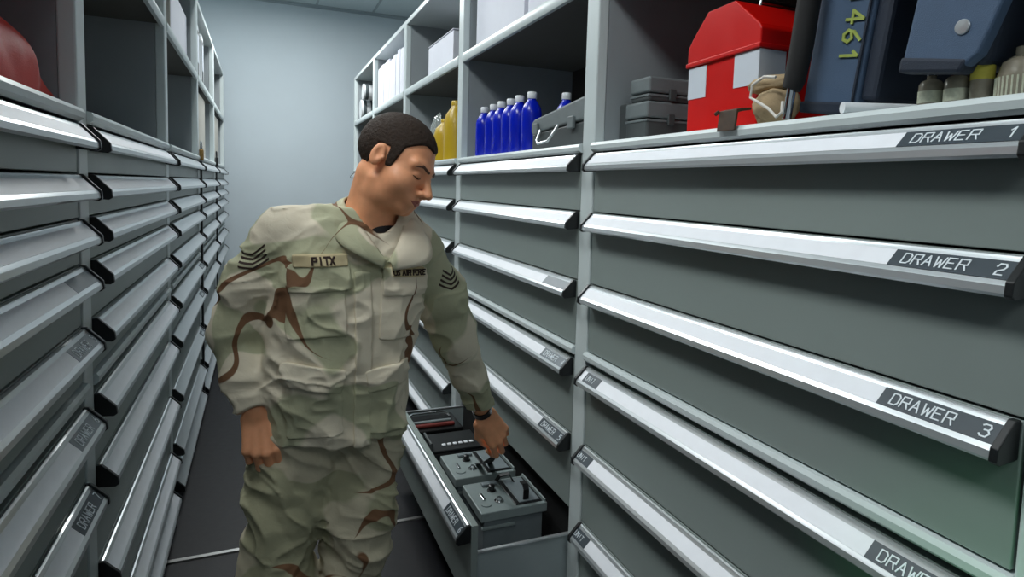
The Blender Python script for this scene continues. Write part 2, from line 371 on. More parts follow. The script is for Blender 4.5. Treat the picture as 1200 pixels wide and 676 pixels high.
# ---- tan pouch with a white cord
def lump(c, r, seed, amp=.15, nu=28, nv=18, freq=2.2):
    mb = MB(); vs = []
    for i in range(nv+1):
        for j in range(nu):
            th = math.pi*i/nv; ph = 2*math.pi*j/nu
            d = Vector((math.sin(th)*math.cos(ph), math.sin(th)*math.sin(ph), math.cos(th)))
            k = 1 + amp*noise.noise(d*freq+Vector((seed,seed*2,0))) + amp*.5*noise.noise(d*freq*2.7+Vector((0,seed,0)))
            vs.append(Vector((d.x*r[0]*k+c[0], d.y*r[1]*k+c[1], max(d.z*r[2]*k+c[2], .001))))
    fs = [(i*nu+j, i*nu+(j+1)%nu, (i+1)*nu+(j+1)%nu, (i+1)*nu+j) for i in range(nv) for j in range(nu)]
    return mb.add(vs, fs)
t = tag(empty('cloth_pouch', (.925, .965, SH)), 'tan cloth pouch with a white drawstring between toolbox and blue bag', 'pouch')
lump((.02,.0,.036),(.04,.05,.042),3).build('pouch_body', M['tan'], t, smooth=True, angle=80)
lump((.022,.012,.080),(.035,.062,.020),5).build('pouch_flap', M['tan'], t, smooth=True, angle=80)
MB().tube([(-.03,-.045,.082),(-.034,-.02,.086),(-.036,.008,.074),(-.036,.012,.050),(-.034,-.014,.036),(-.033,-.035,.024),(-.035,-.058,.006),(-.034,-.070,.014),(-.030,-.066,.034)], .0028, 8).build('drawstring', M['cord'], t, smooth=True)
# ---- black padded tube leaning in the opening
t = tag(empty('tripod_leg', (.905, .897, SH+.001)), 'black foam-covered tube with bare metal foot leaning before the blue bag', 'tube')
MB().tube([(0,0,.001),(.004,-.006,.07)], .0085, 12).build('metal_foot', M['chrome'], t, smooth=True)
MB().tube([(.003,-.004,.055),(.006,-.008,.07),(.015,-.012,.14),(.020,-.042,.42)], [.0165,.019,.0205,.0205], 16).build('foam_grip', M['foam'], t, smooth=True, angle=50)
# ---- blue bags
def slab(name, parent, m, w_, d_, h_, bev, seg=4): return MB().box(0,d_,-w_,0,0,h_).build(name, m, parent, bevel=bev, seg=seg, smooth=True, angle=50)
t = tag(empty('equipment_bag', (.950, .908, SH+.020)), 'upright blue padded bag with yellow painted digits beside the black tube', 'bag')
t.rotation_euler = (math.radians(8), 0, 0)
slab('bag_body', t, M['navy'], .118, .20, .38, .008)
MB().box(.006,.206,-.150,-.1185,.024,.37).build('side_panel', M['navyd'], t, bevel=.008)
MB().box(-.004,.2,-.121,.002,-.001,.020).build('bottom_binding', M['navyd'], t, bevel=.004)
MB().tube([(-.002,-.112,.02),(-.002,-.112,.37)], .003, 6).build('piping', M['navyd'], t, smooth=True)
lettering('11461', .034, (-.001,-.100,.240), (0,0,-1), (0,-1,0), (-1,0,0), adv=.95, thick=.15, lift=.002).xf(Matrix.Translation((0,.030,0))).build('digits', M['yel'], t)
t = tag(empty('flap_bag', (.90, .672, SH+.063)), 'blue soft bag with a silver snap resting on the glass bottles', 'bag')
t.rotation_euler = (math.radians(10), 0, 0)
o = MB().prism([(0,0),(.0,.30),(-.165,.30),(-.118,.05),(-.110,.016),(-.095,-.001)], 'x', 0, .022).build('flap', M['navy'], t, bevel=.005, seg=3)
MB().prism([(.003,-.012),(.003,.012),(-.098,.010),(-.092,-.010)], 'x', -.002, .03).build('flap_hem', M['navyd'], t, bevel=.005)
MB().box(.024,.16,-.110,-.004,.004,.30).build('bag_body', M['navyd'], t, bevel=.014, seg=3)
MB().lathe([(.0105,0),(.0105,.0015),(.0095,.0028),(.001,.0034)], n=20).xf(Matrix.Translation((0,-.080,.052))@Matrix.Rotation(-math.pi/2,4,'Y')).build('snap', M['alu'], t, smooth=True)
# ---- white paper roll
t = tag(MB().tube([(0,0,.0095),(.13,-.055,.0095)], .0095, 16).build('paper_roll', M['white'], smooth=True, angle=50), 'small white rolled paper lying in front of the blue padded bag', 'paper roll'); t.location = (.900,.772,SH)
# ---- bottles at the right edge
def gbottle(x, y, r, h, label, lab, lz, capm='chrome', neck=True, sy=1):
    t = tag(empty('glass_bottle', (x,y,SH)), label, 'bottle', 'small bottles under the blue soft bag')
    MB().lathe([(r*.9,.001),(r,.004),(r,h*.72),(r*.85,h*.82),(r*.4,h*.9),(r*.38,h)], n=20, sy=sy).build('glass_body', M['glass'], t, smooth=True, angle=40)
    MB().lathe([(r*.45,h),(r*.45,h+.010),(r*.40,h+.012)], n=14).build('cap', M[capm], t, smooth=True, angle=40)
    MB().lathe([(r*1.02,lz),(r*1.02,lz+h*.36)], n=20, sy=sy).build('bottle_label', M[lab], t, smooth=True, angle=40)
    return t
gbottle(.955,.660,.017,.050,'short clear bottle with a white label, farthest left of the bottles','wlabel',.008)
gbottle(.950,.618,.016,.050,'pale greenish bottle second from the left under the blue bag','wlabel',.006,'white')
gbottle(.950,.583,.0145,.054,'narrow brown bottle with a yellow label under the corner of the bag','ylabel',.032)
t = tag(empty('glass_jar', (.955,.538,SH)), 'squat ribbed glass jar with a small stopper at the right edge', 'jar')
MB().lathe([(.024,.001),(.026,.004),(.026,.030),(.024,.036),(.021,.050),(.010,.058)], n=28).build('jar_body', M['glass'], t, smooth=True, angle=40)
rb = MB()
for k in range(28):
    a = 2*math.pi*k/28; rb.tube([(.0262*math.cos(a),.0262*math.sin(a),.004),(.0262*math.cos(a),.0262*math.sin(a),.030)], .0012, 5)
tag(rb.build('ribs', M['wlabel'], t, smooth=True), kind='stuff')
MB().lathe([(.005,.056),(.007,.062),(.007,.070),(.004,.072)], n=12).build('stopper', M['glass'], t, smooth=True, angle=40)
gbottle(.99,.500,.020,.062,'bottle with a yellow label cut off by the right edge of view','ylabel',.030)
# ---- seven blue bottles and the grey case
def blue_bottle():
    t = tag(empty('detergent_bottle', (0,0,0)), 'x', 'bottle', 'blue bottles with white caps')
    r = .040
    MB().lathe([(r*.92,.001),(r,.006),(r,.150),(r*.93,.168),(r*.62,.190),(r*.42,.200),(r*.40,.212)], n=24, sy=.9).build('bottle_body', M['blueliq'], t, smooth=True, angle=40)
    MB().lathe([(.0175,.205),(.0185,.207),(.0185,.228),(.016,.231)], n=20).build('cap', M['white'], t, smooth=True, angle=40)
    return t
bb = blue_bottle()
names = ['leftmost','second','third','fourth','fifth','sixth']
for k, y in enumerate((2.79,2.675,2.565,2.465,2.36,2.245)):
    b_ = bb if k == 0 else copy_thing(bb)
    b_.location = (.965+.004*(k%2), y, SH); b_['label'] = 'blue bottle with white cap, %s from the left in the front row' % names[k]
b_ = copy_thing(bb, (1.09, 2.19, SH), 'blue bottle with white cap standing behind the grey rugged case')
t = tag(empty('rugged_case', (.925, 2.14, SH)), 'grey rugged case with a wire handle beside the blue bottles', 'case')
t.rotation_euler = (0,0,math.radians(0))
MB().prism([(0,.001),(-.42,.001),(-.42,.075),(0,.060)], 'x', .004,.18).build('body', M['cased'], t, bevel=.006)
MB().prism([(.004,.062),(-.424,.078),(-.424,.140),(-.400,.152),(-.02,.112),(.004,.100)], 'x', 0,.185).build('lid', M['case'], t, bevel=.008, seg=3)
for q in (-.05,-.33): MB().box(-.010,.002,q-.02,q+.02,.055,.095).build('latch', M['case'], t, bevel=.003)
MB().tube([(-.004,-.09,.066),(-.022,-.10,.03),(-.026,-.12,.018),(-.026,-.20,.022),(-.022,-.225,.04),(-.004,-.235,.074)], .0045, 8).build('wire_handle', M['alu'], t, smooth=True)
# ---- cartons and papers on the upper shelves
def carton(loc, lx, ly, lz, label, lidh=.05, m='carton'):
    t = tag(empty('carton', loc), label, 'box')
    MB().box(.003,lx-.003,.003,ly-.003,0,lz-.01).build('box_body', M[m], t, bevel=.002)
    MB().box(0,lx,0,ly,lz-lidh,lz).build('box_lid', M[m], t, bevel=.003)
    return t
carton((.945,2.300,SM), .36,.59,.33, 'large white carton on the upper shelf above the blue bottles, left one')
carton((.945,1.765,SM), .36,.50,.31, 'white carton on the upper shelf nearest the camera on the right')
carton((.945,3.275,SM), .33,.54,.20, 'low white carton on the upper shelf above the yellow jugs', .006)
random.seed(3)
y = 4.41
fol = None
for k in range(13):
    th = .081; h = .335 - (.03 if k in (5,6) else 0) + random.uniform(-.012,.012)
    f_ = MB(); f_.box(0,.26,0,th-.004,0,h)
    o = f_.build('paper_folder', M['paper'], bevel=.003)
    o.location = (.925+random.uniform(0,.006), y, SM); y += th
    tag(o, 'white folder standing upright, %s of thirteen on the upper shelf' % ['nearest','second','third','fourth','fifth','sixth','seventh','eighth','ninth','tenth','eleventh','twelfth','farthest'][k], 'folder', 'white folders standing on the upper shelf')
# striped rolls, far shelf
M['stripe'] = mat('grey_band', (74,84,88), .7)
for k, (yy, zz, r, lb) in enumerate(((6.52,.11,.095,'lower'),(6.38,.285,.075,'upper'))):
    t = tag(empty('striped_roll', (.93, yy, SM+(zz-r) if k==0 else SM+.192)), '%s white and grey striped roll on the far upper right shelf' % lb, 'roll', 'striped rolls on the far shelf')
    MB().tube([(0,0,r),(.3,0,r)], r, 20).build('roll_body', M['white'], t, smooth=True, angle=50)
    for q in (.02,.09,.16,.23): MB().tube([(q,0,r),(q+.03,0,r)], r+.002, 20).build('band', M['stripe'], t, smooth=True, angle=50)
t = tag(MB().box(0,.2,0,.35,0,.10).build('storage_tin', M['cased'], bevel=.006), 'dark grey tin on the far lower right shelf', 'tin'); t.location = (.93,6.15,SH)
t = tag(MB().box(0,.2,0,.26,0,.07).build('storage_tin', M['case'], bevel=.006), 'lighter grey tin stacked on the dark one, far lower right shelf', 'tin'); t.location = (.94,6.2,SH+.10)
# yellow jugs and plastic bag
def jug(loc, h, label):
    t = tag(empty('yellow_jug', loc), label, 'jug', 'yellow jugs on the shelf behind the man')
    MB().lathe([(.060,.001),(.066,.006),(.066,h*.62),(.055,h*.78),(.028,h*.90),(.024,h*.95)], n=24).build('jug_body', M['yellow'], t, smooth=True, angle=45)
    MB().lathe([(.027,h*.93),(.027,h),(.024,h+.003)], n=18).build('cap', M['yellow'], t, smooth=True, angle=45)
    MB().tube([(.0,-.05,h*.68),(0,-.075,h*.74),(0,-.06,h*.88),(0,-.02,h*.91)], .009, 8).build('grip', M['yellow'], t, smooth=True)
    return t
jug((.97,3.475,SH), .235, 'shorter yellow plastic jug, the one nearer the head of the man')
jug((.985,3.32,SH), .32, 'taller yellow plastic jug beside the upright')
t = tag(lump((0,0,.14),(.05,.10,.15),8,.25).build('plastic_bag', M['clear'], smooth=True, angle=80), 'crumpled clear plastic bag behind the head of the man, left of the jugs', 'plastic bag'); t.location = (1.0,3.72,SH)
# ---- left rack things
t = tag(empty('white_carton', (-.40,3.50,SM)), 'white carton with a grey end on the third left upper shelf', 'box')
MB().box(-.25,0,.012,.72,0,.30).build('box_body', M['carton'], t, bevel=.002)
MB().box(-.25,-.002,0,.012,0,.31).build('end_panel', M['beige'], t, bevel=.001)
for k, yy in enumerate((4.62,4.98)):
    t = tag(empty('ring_binder', (-.385,yy,SM)), ['white ring binder with a pale spine label on the fourth left shelf','second white binder, standing nearer the back wall on the left'][k], 'binder')
    MB().prism([(0,0),(.22,0),(.22,.33),(.20,.36),(.16,.38),(.06,.38),(.02,.36),(0,.33)], 'x', -.26, 0).build('cover', M['white'], t, bevel=.003)
    MB().box(0,.002,.06,.17,.03,.34).build('spine_panel', M['cased'], t)
    MB().box(.0015,.0035,.075,.155,.13,.31).build('spine_label', M['sticker'], t)
t = tag(MB().box(-.05,0,0,.62,0,.42).build('beige_board', M['beige'], bevel=.003), 'beige board standing in the fourth left lower compartment', 'board'); t.location = (-.375,4.50,SH)
t = tag(MB().box(-.05,0,0,.8,0,.42).build('beige_board', M['beige'], bevel=.003), 'pale board standing in the last left lower compartment', 'board'); t.location = (-.375,5.90,SH)
t = tag(empty('handheld_device', (-.40,6.0,SM)), 'small dark gadget on the last left upper shelf', 'device')
MB().box(-.1,0,0,.25,0,.10).build('device_body', M['cased'], t, bevel=.01); MB().box(-.08,-.01,.05,.20,.10,.17).build('device_head', M['brown'], t, bevel=.01)
for k, yy in enumerate((4.313, 5.752)):
    t = tag(empty('locking_bar', (-.338,yy,.04)), 'black vertical locking bar with a padlock, %s of the two on the left rack' % ('nearer','farther')[k], 'locking bar', 'locking bars on the left rack')
    MB().box(-.006,.006,-.016,.016,0,1.50).build('bar', M['cap'], t, bevel=.002)
    MB().box(-.010,.014,-.028,.028,1.505,1.575).build('padlock', M['brass'] if k == 0 else M['cap'], t, bevel=.006)
    MB().tube([(0,-.020,1.57),(0,-.020,1.605),(0,-.015,1.62),(0,.015,1.62),(0,.020,1.605),(0,.020,1.57)], .006, 8).build('shackle', M['chrome'] if k == 0 else M['cap'], t, smooth=True)
t = tag(MB().add([(0,0,.0),(0,.050,.014),(.003,.085,-.050),(.003,.060,-.038)], [(0,1,2,3)]).build('paper_tag', M['white']), 'torn white paper tag stuck at the first left upright', 'paper tag'); t.location = (-.349,1.545,1.537)
sm_ = t.modifiers.new('solid','SOLIDIFY'); sm_.thickness = .001

# ---- batteries in the open drawer
BZ = .197
def battery(loc, lx, ly, h, label, rz=0):
    t = tag(empty('car_battery', loc, rz), label, 'battery', 'batteries in the open drawer')
    MB().box(.012,lx-.012,.010,ly-.010,.0,h-.030).build('battery_case', M['batts'], t, bevel=.004)
    MB().box(.004,lx*.52,.003,.012,h-.062,h-.052).build('case_ledge', M['batt'], t, bevel=.002)
    MB().box(0,lx,0,ly,h-.032,h).build('battery_lid', M['batt'], t, bevel=.003)
    MB().box(lx*.54,lx-.012,.014,ly-.014,h-.0,h+.003).build('lid_frame', M['battb'], t, bevel=.001)
    MB().box(lx*.60,lx-.020,.022,ly-.022,h+.003,h+.006).build('label_plate', M['batts'], t, bevel=.001)
    MB().box(lx-.010,lx-.004,.006,ly-.004,h,h+.010).build('lid_ridge', M['batt'], t, bevel=.001)
    MB().lathe([(.016,h),(.016,h+.003),(.011,h+.004),(.011,h+.020),(.008,h+.022)], (lx*.36,ly*.66,0), 18).build('terminal_post', M['battb'], t, smooth=True, angle=40)
    MB().box(lx*.26,lx*.50,ly*.80,ly*.90,h+.001,h+.010).build('clamp', M['batts'], t, bevel=.002)
    MB().lathe([(.017,h),(.017,h+.002),(.010,h+.003),(.0105,h+.010),(.006,h+.014)], (lx*.36,ly*.30,0), 18).build('terminal_knob', M['chrome'], t, smooth=True, angle=40)
    MB().lathe([(.018,h),(.018,h+.003)], (lx*.15,ly*.25,0), 18).build('vent_cap', M['batt'], t, smooth=True, angle=40)
    MB().box(lx*.14,lx*.18,ly*.36,ly*.58,h,h+.006).build('terminal_clip', M['chrome'], t, bevel=.002)
    return t
b1 = battery((.662,1.845,BZ), .238,.212,.172, 'grey battery nearest the camera in the open drawer, black strap standing up')
M['strap'] = mat('black_strap', (16,16,18), .5)
def ribbon(pts, w_, th, name, m, parent, side=(1,0,0)):
    mb = MB(); side = Vector(side).normalized(); vs = []
    P_ = [Vector(p) for p in pts]; k = len(P_)
    for i, p in enumerate(P_):
        t_ = (P_[min(i+1,k-1)]-P_[max(i-1,0)]).normalized(); n_ = t_.cross(side).normalized()
        vs += [p-side*w_/2-n_*th/2, p+side*w_/2-n_*th/2, p+side*w_/2+n_*th/2, p-side*w_/2+n_*th/2]
    fs = [(i*4+a, i*4+(a+1)%4, i*4+4+(a+1)%4, i*4+4+a) for i in range(k-1) for a in range(4)] + [(3,2,1,0),(4*k-4,4*k-3,4*k-2,4*k-1)]
    return mb.add(vs, fs).build(name, m, parent)
ribbon([(.172,.035,.172),(.170,.028,.215),(.172,.045,.226),(.174,.075,.222)], .020, .004, 'lifting_strap', M['strap'], b1)
ribbon([(.120,.196,.172),(.135,.190,.196),(.165,.180,.204),(.180,.170,.178)], .018, .004, 'lifting_strap', M['strap'], b1, (0,1,0))
b2 = battery((.652,2.105,BZ), .238,.215,.172, 'grey battery whose black strap the man is holding')
# black batteries farther back
t = tag(empty('black_battery', (.622,2.385,BZ)), 'black battery with a row of white cell caps behind the grey ones', 'battery', 'batteries in the open drawer')
MB().box(0,.24,0,.19,0,.150).build('battery_case', M['battb'], t, bevel=.005)
MB().box(.004,.236,.004,.186,.150,.160).build('battery_lid', M['cap'], t, bevel=.003)
for k in range(6): MB().box(.070+.024*k,.086+.024*k,.045,.062,.160,.166).build('cell_cap', M['white'], t, bevel=.002)
MB().tube([(.02,.03,.160),(.02,.03,.180),(.02,.15,.180),(.02,.15,.160)], .006, 8).build('carry_handle', M['cased'], t, smooth=True)
t = tag(empty('black_battery', (.600,2.645,BZ)), 'black battery with a red-brown bar on top, farthest in the open drawer', 'battery', 'batteries in the open drawer')
MB().box(0,.25,0,.20,0,.145).build('battery_case', M['battb'], t, bevel=.005)
MB().box(.03,.22,.03,.055,.145,.160).build('clamp_bar', M['redbrown'], t, bevel=.006)
MB().box(.03,.22,.085,.105,.145,.155).build('clamp_bar', M['case'], t, bevel=.006)
MB().tube([(.02,.15,.15),(.05,.16,.168),(.20,.16,.168),(.23,.15,.15)], .005, 8).build('carry_handle', M['chrome'], t, smooth=True)
# ------------------------------------------------------------------ organic shapes: signed distance fields -> mesh
A_ = lambda *v: np.array(v, float)
def smin(a, b, k):
    h = np.clip(.5+.5*(b-a)/k, 0, 1); return b*(1-h)+a*h - k*h*(1-h)
def smax(a, b, k): return -smin(-a, -b, k)
def cone(p, a, b, ra, rb):
    a, b = np.asarray(a, float), np.asarray(b, float); ba = b-a; pa = p-a
    h = np.clip(pa@ba/(ba@ba), 0, 1)
    return np.linalg.norm(pa-h[...,None]*ba, axis=-1) - (ra+(rb-ra)*h)
def ball(p, c, r): return np.linalg.norm(p-np.asarray(c, float), axis=-1)-r
def ell(p, c, r, B=None):
    q = p-np.asarray(c, float)
    if B is not None: q = q@B.T
    r = np.asarray(r, float); k0 = np.linalg.norm(q/r, axis=-1); k1 = np.linalg.norm(q/(r*r), axis=-1)
    return k0*(k0-1)/np.maximum(k1, 1e-9)
def rbox(p, c, hs, r, B=None):
    q = p-np.asarray(c, float)
    if B is not None: q = q@B.T
    q = np.abs(q)-np.asarray(hs, float)+r
    return np.linalg.norm(np.maximum(q, 0), axis=-1)+np.minimum(q.max(axis=-1), 0)-r
_rng = np.random.default_rng(5); _lat = _rng.uniform(-1, 1, (32,32,32))
def vnoise(p):
    i = np.floor(p).astype(int); f = p-i; f = f*f*(3-2*f); r = 0
    for dx in (0,1):
        for dy in (0,1):
            for dz in (0,1):
                w_ = (f[...,0] if dx else 1-f[...,0])*(f[...,1] if dy else 1-f[...,1])*(f[...,2] if dz else 1-f[...,2])
                r = r + w_*_lat[(i[...,0]+dx)%32,(i[...,1]+dy)%32,(i[...,2]+dz)%32]
    return r
def ridge(p): return 1-2*np.abs(vnoise(p))
def isosurface(sdf, lo, hi, h):
    lo, hi = np.asarray(lo, float), np.asarray(hi, float); B_ = 8
    nb = np.ceil((hi-lo)/(h*B_)).astype(int)
    g = np.stack(np.meshgrid(*[np.arange(n) for n in nb], indexing='ij'), -1).reshape(-1,3)
    cen = lo+(g+.5)*h*B_
    act = np.abs(np.concatenate([sdf(c) for c in np.array_split(cen, max(1,len(cen)//200000))])) < h*B_*1.25
    g = g[act]
    s = np.stack(np.meshgrid(*[np.arange(B_+1)]*3, indexing='ij'), -1).reshape(-1,3)
    keys, verts, edges = [], [], []
    N = (nb*B_+2).astype(np.int64)
    key = lambda q: (q[...,0]*N[1]+q[...,1])*N[2]+q[...,2]
    for gg in np.array_split(g, max(1, len(g)//400)):
        idx = gg[:,None,:]*B_+s[None]
        v = sdf((lo+idx*h).reshape(-1,3)).reshape(len(gg), B_+1, B_+1, B_+1)
        inside = v < 0
        # cells
        c0 = [inside[:, a:a+B_, b:b+B_, c:c+B_] for a in (0,1) for b in (0,1) for c in (0,1)]
        cs = sum(x.astype(np.int8) for x in c0); m = (cs > 0) & (cs < 8)
        if not m.any(): continue
        bi, ci, cj, ck = np.nonzero(m); acc = np.zeros((len(bi),3)); cnt = np.zeros(len(bi))
        corner = {}
        for a in (0,1):
            for b in (0,1):
                for c in (0,1): corner[a,b,c] = v[bi, ci+a, cj+b, ck+c]
        for p in corner:
            for ax in range(3):
                if p[ax]: continue
                q = list(p); q[ax] = 1; va, vb = corner[p], corner[tuple(q)]
                cr = (va < 0) != (vb < 0); t = np.where(cr, va/np.where(cr, va-vb, 1), 0)
                e = np.tile(np.array(p, float), (len(bi),1)); e[:,ax] = t
                acc += e*cr[:,None]; cnt += cr
        base = gg[bi]*B_+np.stack([ci,cj,ck],-1)
        keys.append(key(base.astype(np.int64))); verts.append(lo+(base+acc/cnt[:,None])*h)
        for ax in range(3):
            sl0 = [slice(None)]+[slice(0,B_)]*3; sl1 = list(sl0); sl1[ax+1] = slice(1,B_+1)
            a_, b_ = inside[tuple(sl0)], inside[tuple(sl1)]
            e = np.nonzero(a_ != b_); q = gg[e[0]]*B_+np.stack(e[1:],-1)
            edges.append((ax, q.astype(np.int64), a_[e]))
    keys = np.concatenate(keys); verts = np.concatenate(verts); o = np.argsort(keys); keys = keys[o]; verts = verts[o]
    quads = []
    for ax, q, ins in edges:
        u, w_ = [(1,2),(2,0),(0,1)][ax]; cs = []
        for du, dw in ((0,0),(1,0),(1,1),(0,1)):
            r = q.copy(); r[:,u] -= du; r[:,w_] -= dw; cs.append(key(r))
        cs = np.stack(cs,-1); pos = np.searchsorted(keys, cs); pos = np.minimum(pos, len(keys)-1)
        ok = (keys[pos] == cs).all(-1); pos = pos[ok]; f = ~ins[ok]; pos[f] = pos[f][:,::-1]
        quads.append(pos)
    quads = np.concatenate(quads)
    return verts, quads
def mesh_from(name, verts, quads, m, parent=None):
    me = bpy.data.meshes.new(name); n = len(quads)
    me.vertices.add(len(verts)); me.vertices.foreach_set('co', np.ascontiguousarray(verts, dtype=np.float32).ravel())
    me.loops.add(n*4); me.loops.foreach_set('vertex_index', quads.ravel().astype(np.int32))
    me.polygons.add(n); me.polygons.foreach_set('loop_start', np.arange(0, n*4, 4, dtype=np.int32))
    me.update(); me.validate(); me.polygons.foreach_set('use_smooth', [True]*len(me.polygons))
    me.materials.append(m)
    o = bpy.data.objects.new(name, me); col.objects.link(o)
    if parent: o.parent = parent
    return o

# ------------------------------------------------------------------ materials of the man
def camo(name, scale=1.0, t_=(224,214,192), g_=(184,184,154)):
    m = bpy.data.materials.new(name); m.use_nodes = True; nt = m.node_tree; b = nt.nodes['Principled BSDF']
    b.inputs['Roughness'].default_value = .78; b.inputs['Specular IOR Level'].default_value = .25
    tc = nt.nodes.new('ShaderNodeTexCoord'); L_ = nt.links.new
    def nz(sc_, off, det=1.5, stretch=(1,1,1)):
        mp = nt.nodes.new('ShaderNodeMapping'); mp.inputs['Location'].default_value = off; mp.inputs['Scale'].default_value = stretch
        n = nt.nodes.new('ShaderNodeTexNoise'); n.inputs['Scale'].default_value = sc_*scale; n.inputs['Detail'].default_value = det; n.inputs['Distortion'].default_value = .6
        L_(tc.outputs['Object'], mp.inputs[0]); L_(mp.outputs[0], n.inputs['Vector']); return n.outputs['Fac']
    def step(src, a, w_=.012):
        r = nt.nodes.new('ShaderNodeMapRange'); r.inputs[1].default_value = a-w_; r.inputs[2].default_value = a+w_; L_(src, r.inputs[0]); return r.outputs[0]
    def mix(f, c1, c2):
        x = nt.nodes.new('ShaderNodeMix'); x.data_type = 'RGBA'; L_(f, x.inputs[0])
        for s_, c in ((6, c1), (7, c2)):
            if hasattr(c, 'is_linked'): L_(c, x.inputs[s_])
            else: x.inputs[s_].default_value = c
        return x.outputs[2]
    tan, grn, brn = lin(t_), lin(g_), lin((120,88,64))
    g_ = step(nz(4.6, (3,1,2), 1.2), .50)
    c = mix(g_, tan, grn)
    n2 = nz(4.4, (7.3,4.1,.6), 1.0)
    sb = nt.nodes.new('ShaderNodeMath'); sb.operation = 'SUBTRACT'; L_(n2, sb.inputs[0]); sb.inputs[1].default_value = .53
    ab = nt.nodes.new('ShaderNodeMath'); ab.operation = 'ABSOLUTE'; L_(sb.outputs[0], ab.inputs[0])
    n3 = nz(3.2, (1.1,9.7,5.5), .5); wd_ = nt.nodes.new('ShaderNodeMapRange'); wd_.inputs[1].default_value = .48; wd_.inputs[2].default_value = .62
    wd_.inputs[3].default_value = -.010; wd_.inputs[4].default_value = .030; L_(n3, wd_.inputs[0])
    df = nt.nodes.new('ShaderNodeMath'); df.operation = 'SUBTRACT'; L_(wd_.outputs[0], df.inputs[0]); L_(ab.outputs[0], df.inputs[1])
    c = mix(step(df.outputs[0], 0, .003), c, brn)
    L_(c, b.inputs['Base Color'])
    n = nt.nodes.new('ShaderNodeTexNoise'); n.inputs['Scale'].default_value = 26; n.inputs['Detail'].default_value = 5; n.inputs['Distortion'].default_value = 1.0
    L_(tc.outputs['Object'], n.inputs['Vector'])
    bp = nt.nodes.new('ShaderNodeBump'); bp.inputs['Strength'].default_value = .35; bp.inputs['Distance'].default_value = .006
    L_(n.outputs['Fac'], bp.inputs['Height']); L_(bp.outputs[0], b.inputs['Normal'])
    return m
M['camo'] = camo('desert_camouflage_cloth')
M['camo2'] = camo('desert_camouflage_trouser_cloth', .9, (196,188,164), (164,162,134))
M['skin'] = mat('skin', (238,168,126), .46, 0, .4, .10, 28, .12, 500)
_b = M['skin'].node_tree.nodes['Principled BSDF']; _b.inputs['Subsurface Weight'].default_value = .12; _b.inputs['Subsurface Radius'].default_value = (.012,.005,.003)
M['hair'] = mat('dark_brown_hair', (46,34,26), .75, 0, .3, .25, 120, 1.0, 420)
M['brow'] = mat('brow_hair', (92,62,46), .7)
M['lip'] = mat('lip', (168,88,74), .45)
M['tee'] = mat('black_tshirt', (20,20,22), .85)
M['tape'] = mat('tan_name_tape', (206,190,150), .8)
M['thread'] = mat('brown_thread', (52,36,28), .8)
M['boot'] = mat('tan_suede_boot', (150,128,98), .85)
M['watch'] = mat('black_watch', (24,24,26), .35)
M['nail'] = mat('finger_nail', (222,170,146), .3)

# ------------------------------------------------------------------ skeleton (metres, room coordinates)
def unit(v): v = np.asarray(v, float); return v/np.linalg.norm(v)
AZ = math.radians(8)
TF = A_(math.sin(AZ), -math.cos(AZ), 0); TL = A_(math.cos(AZ), math.sin(AZ), 0); UP = A_(0,0,1)      # torso: front, his left, up
HAZ, HP_, HR_ = math.radians(47), math.radians(23), math.radians(15)
_h = A_(math.sin(HAZ), -math.cos(HAZ), 0)
HF = _h*math.cos(HP_) - UP*math.sin(HP_); HU = UP*math.cos(HP_) + _h*math.sin(HP_); HL = np.cross(HU, HF); HU, HL = HU*math.cos(HR_)+HL*math.sin(HR_), HL*math.cos(HR_)-HU*math.sin(HR_)
HC = A_(.314, 1.585, 1.484); HS = 1.03
HB = np.stack([HF, HL, HU])
NB = A_(.262, 1.635, 1.345)
RSH, REL, RWR = A_(.045,1.645,1.300), A_(-.052,1.665,1.060), A_(-.012,1.585,.885)
LSH, LEL, LWR = A_(.392,1.665,1.262), A_(.535,1.765,.985), A_(.676,1.895,.690)

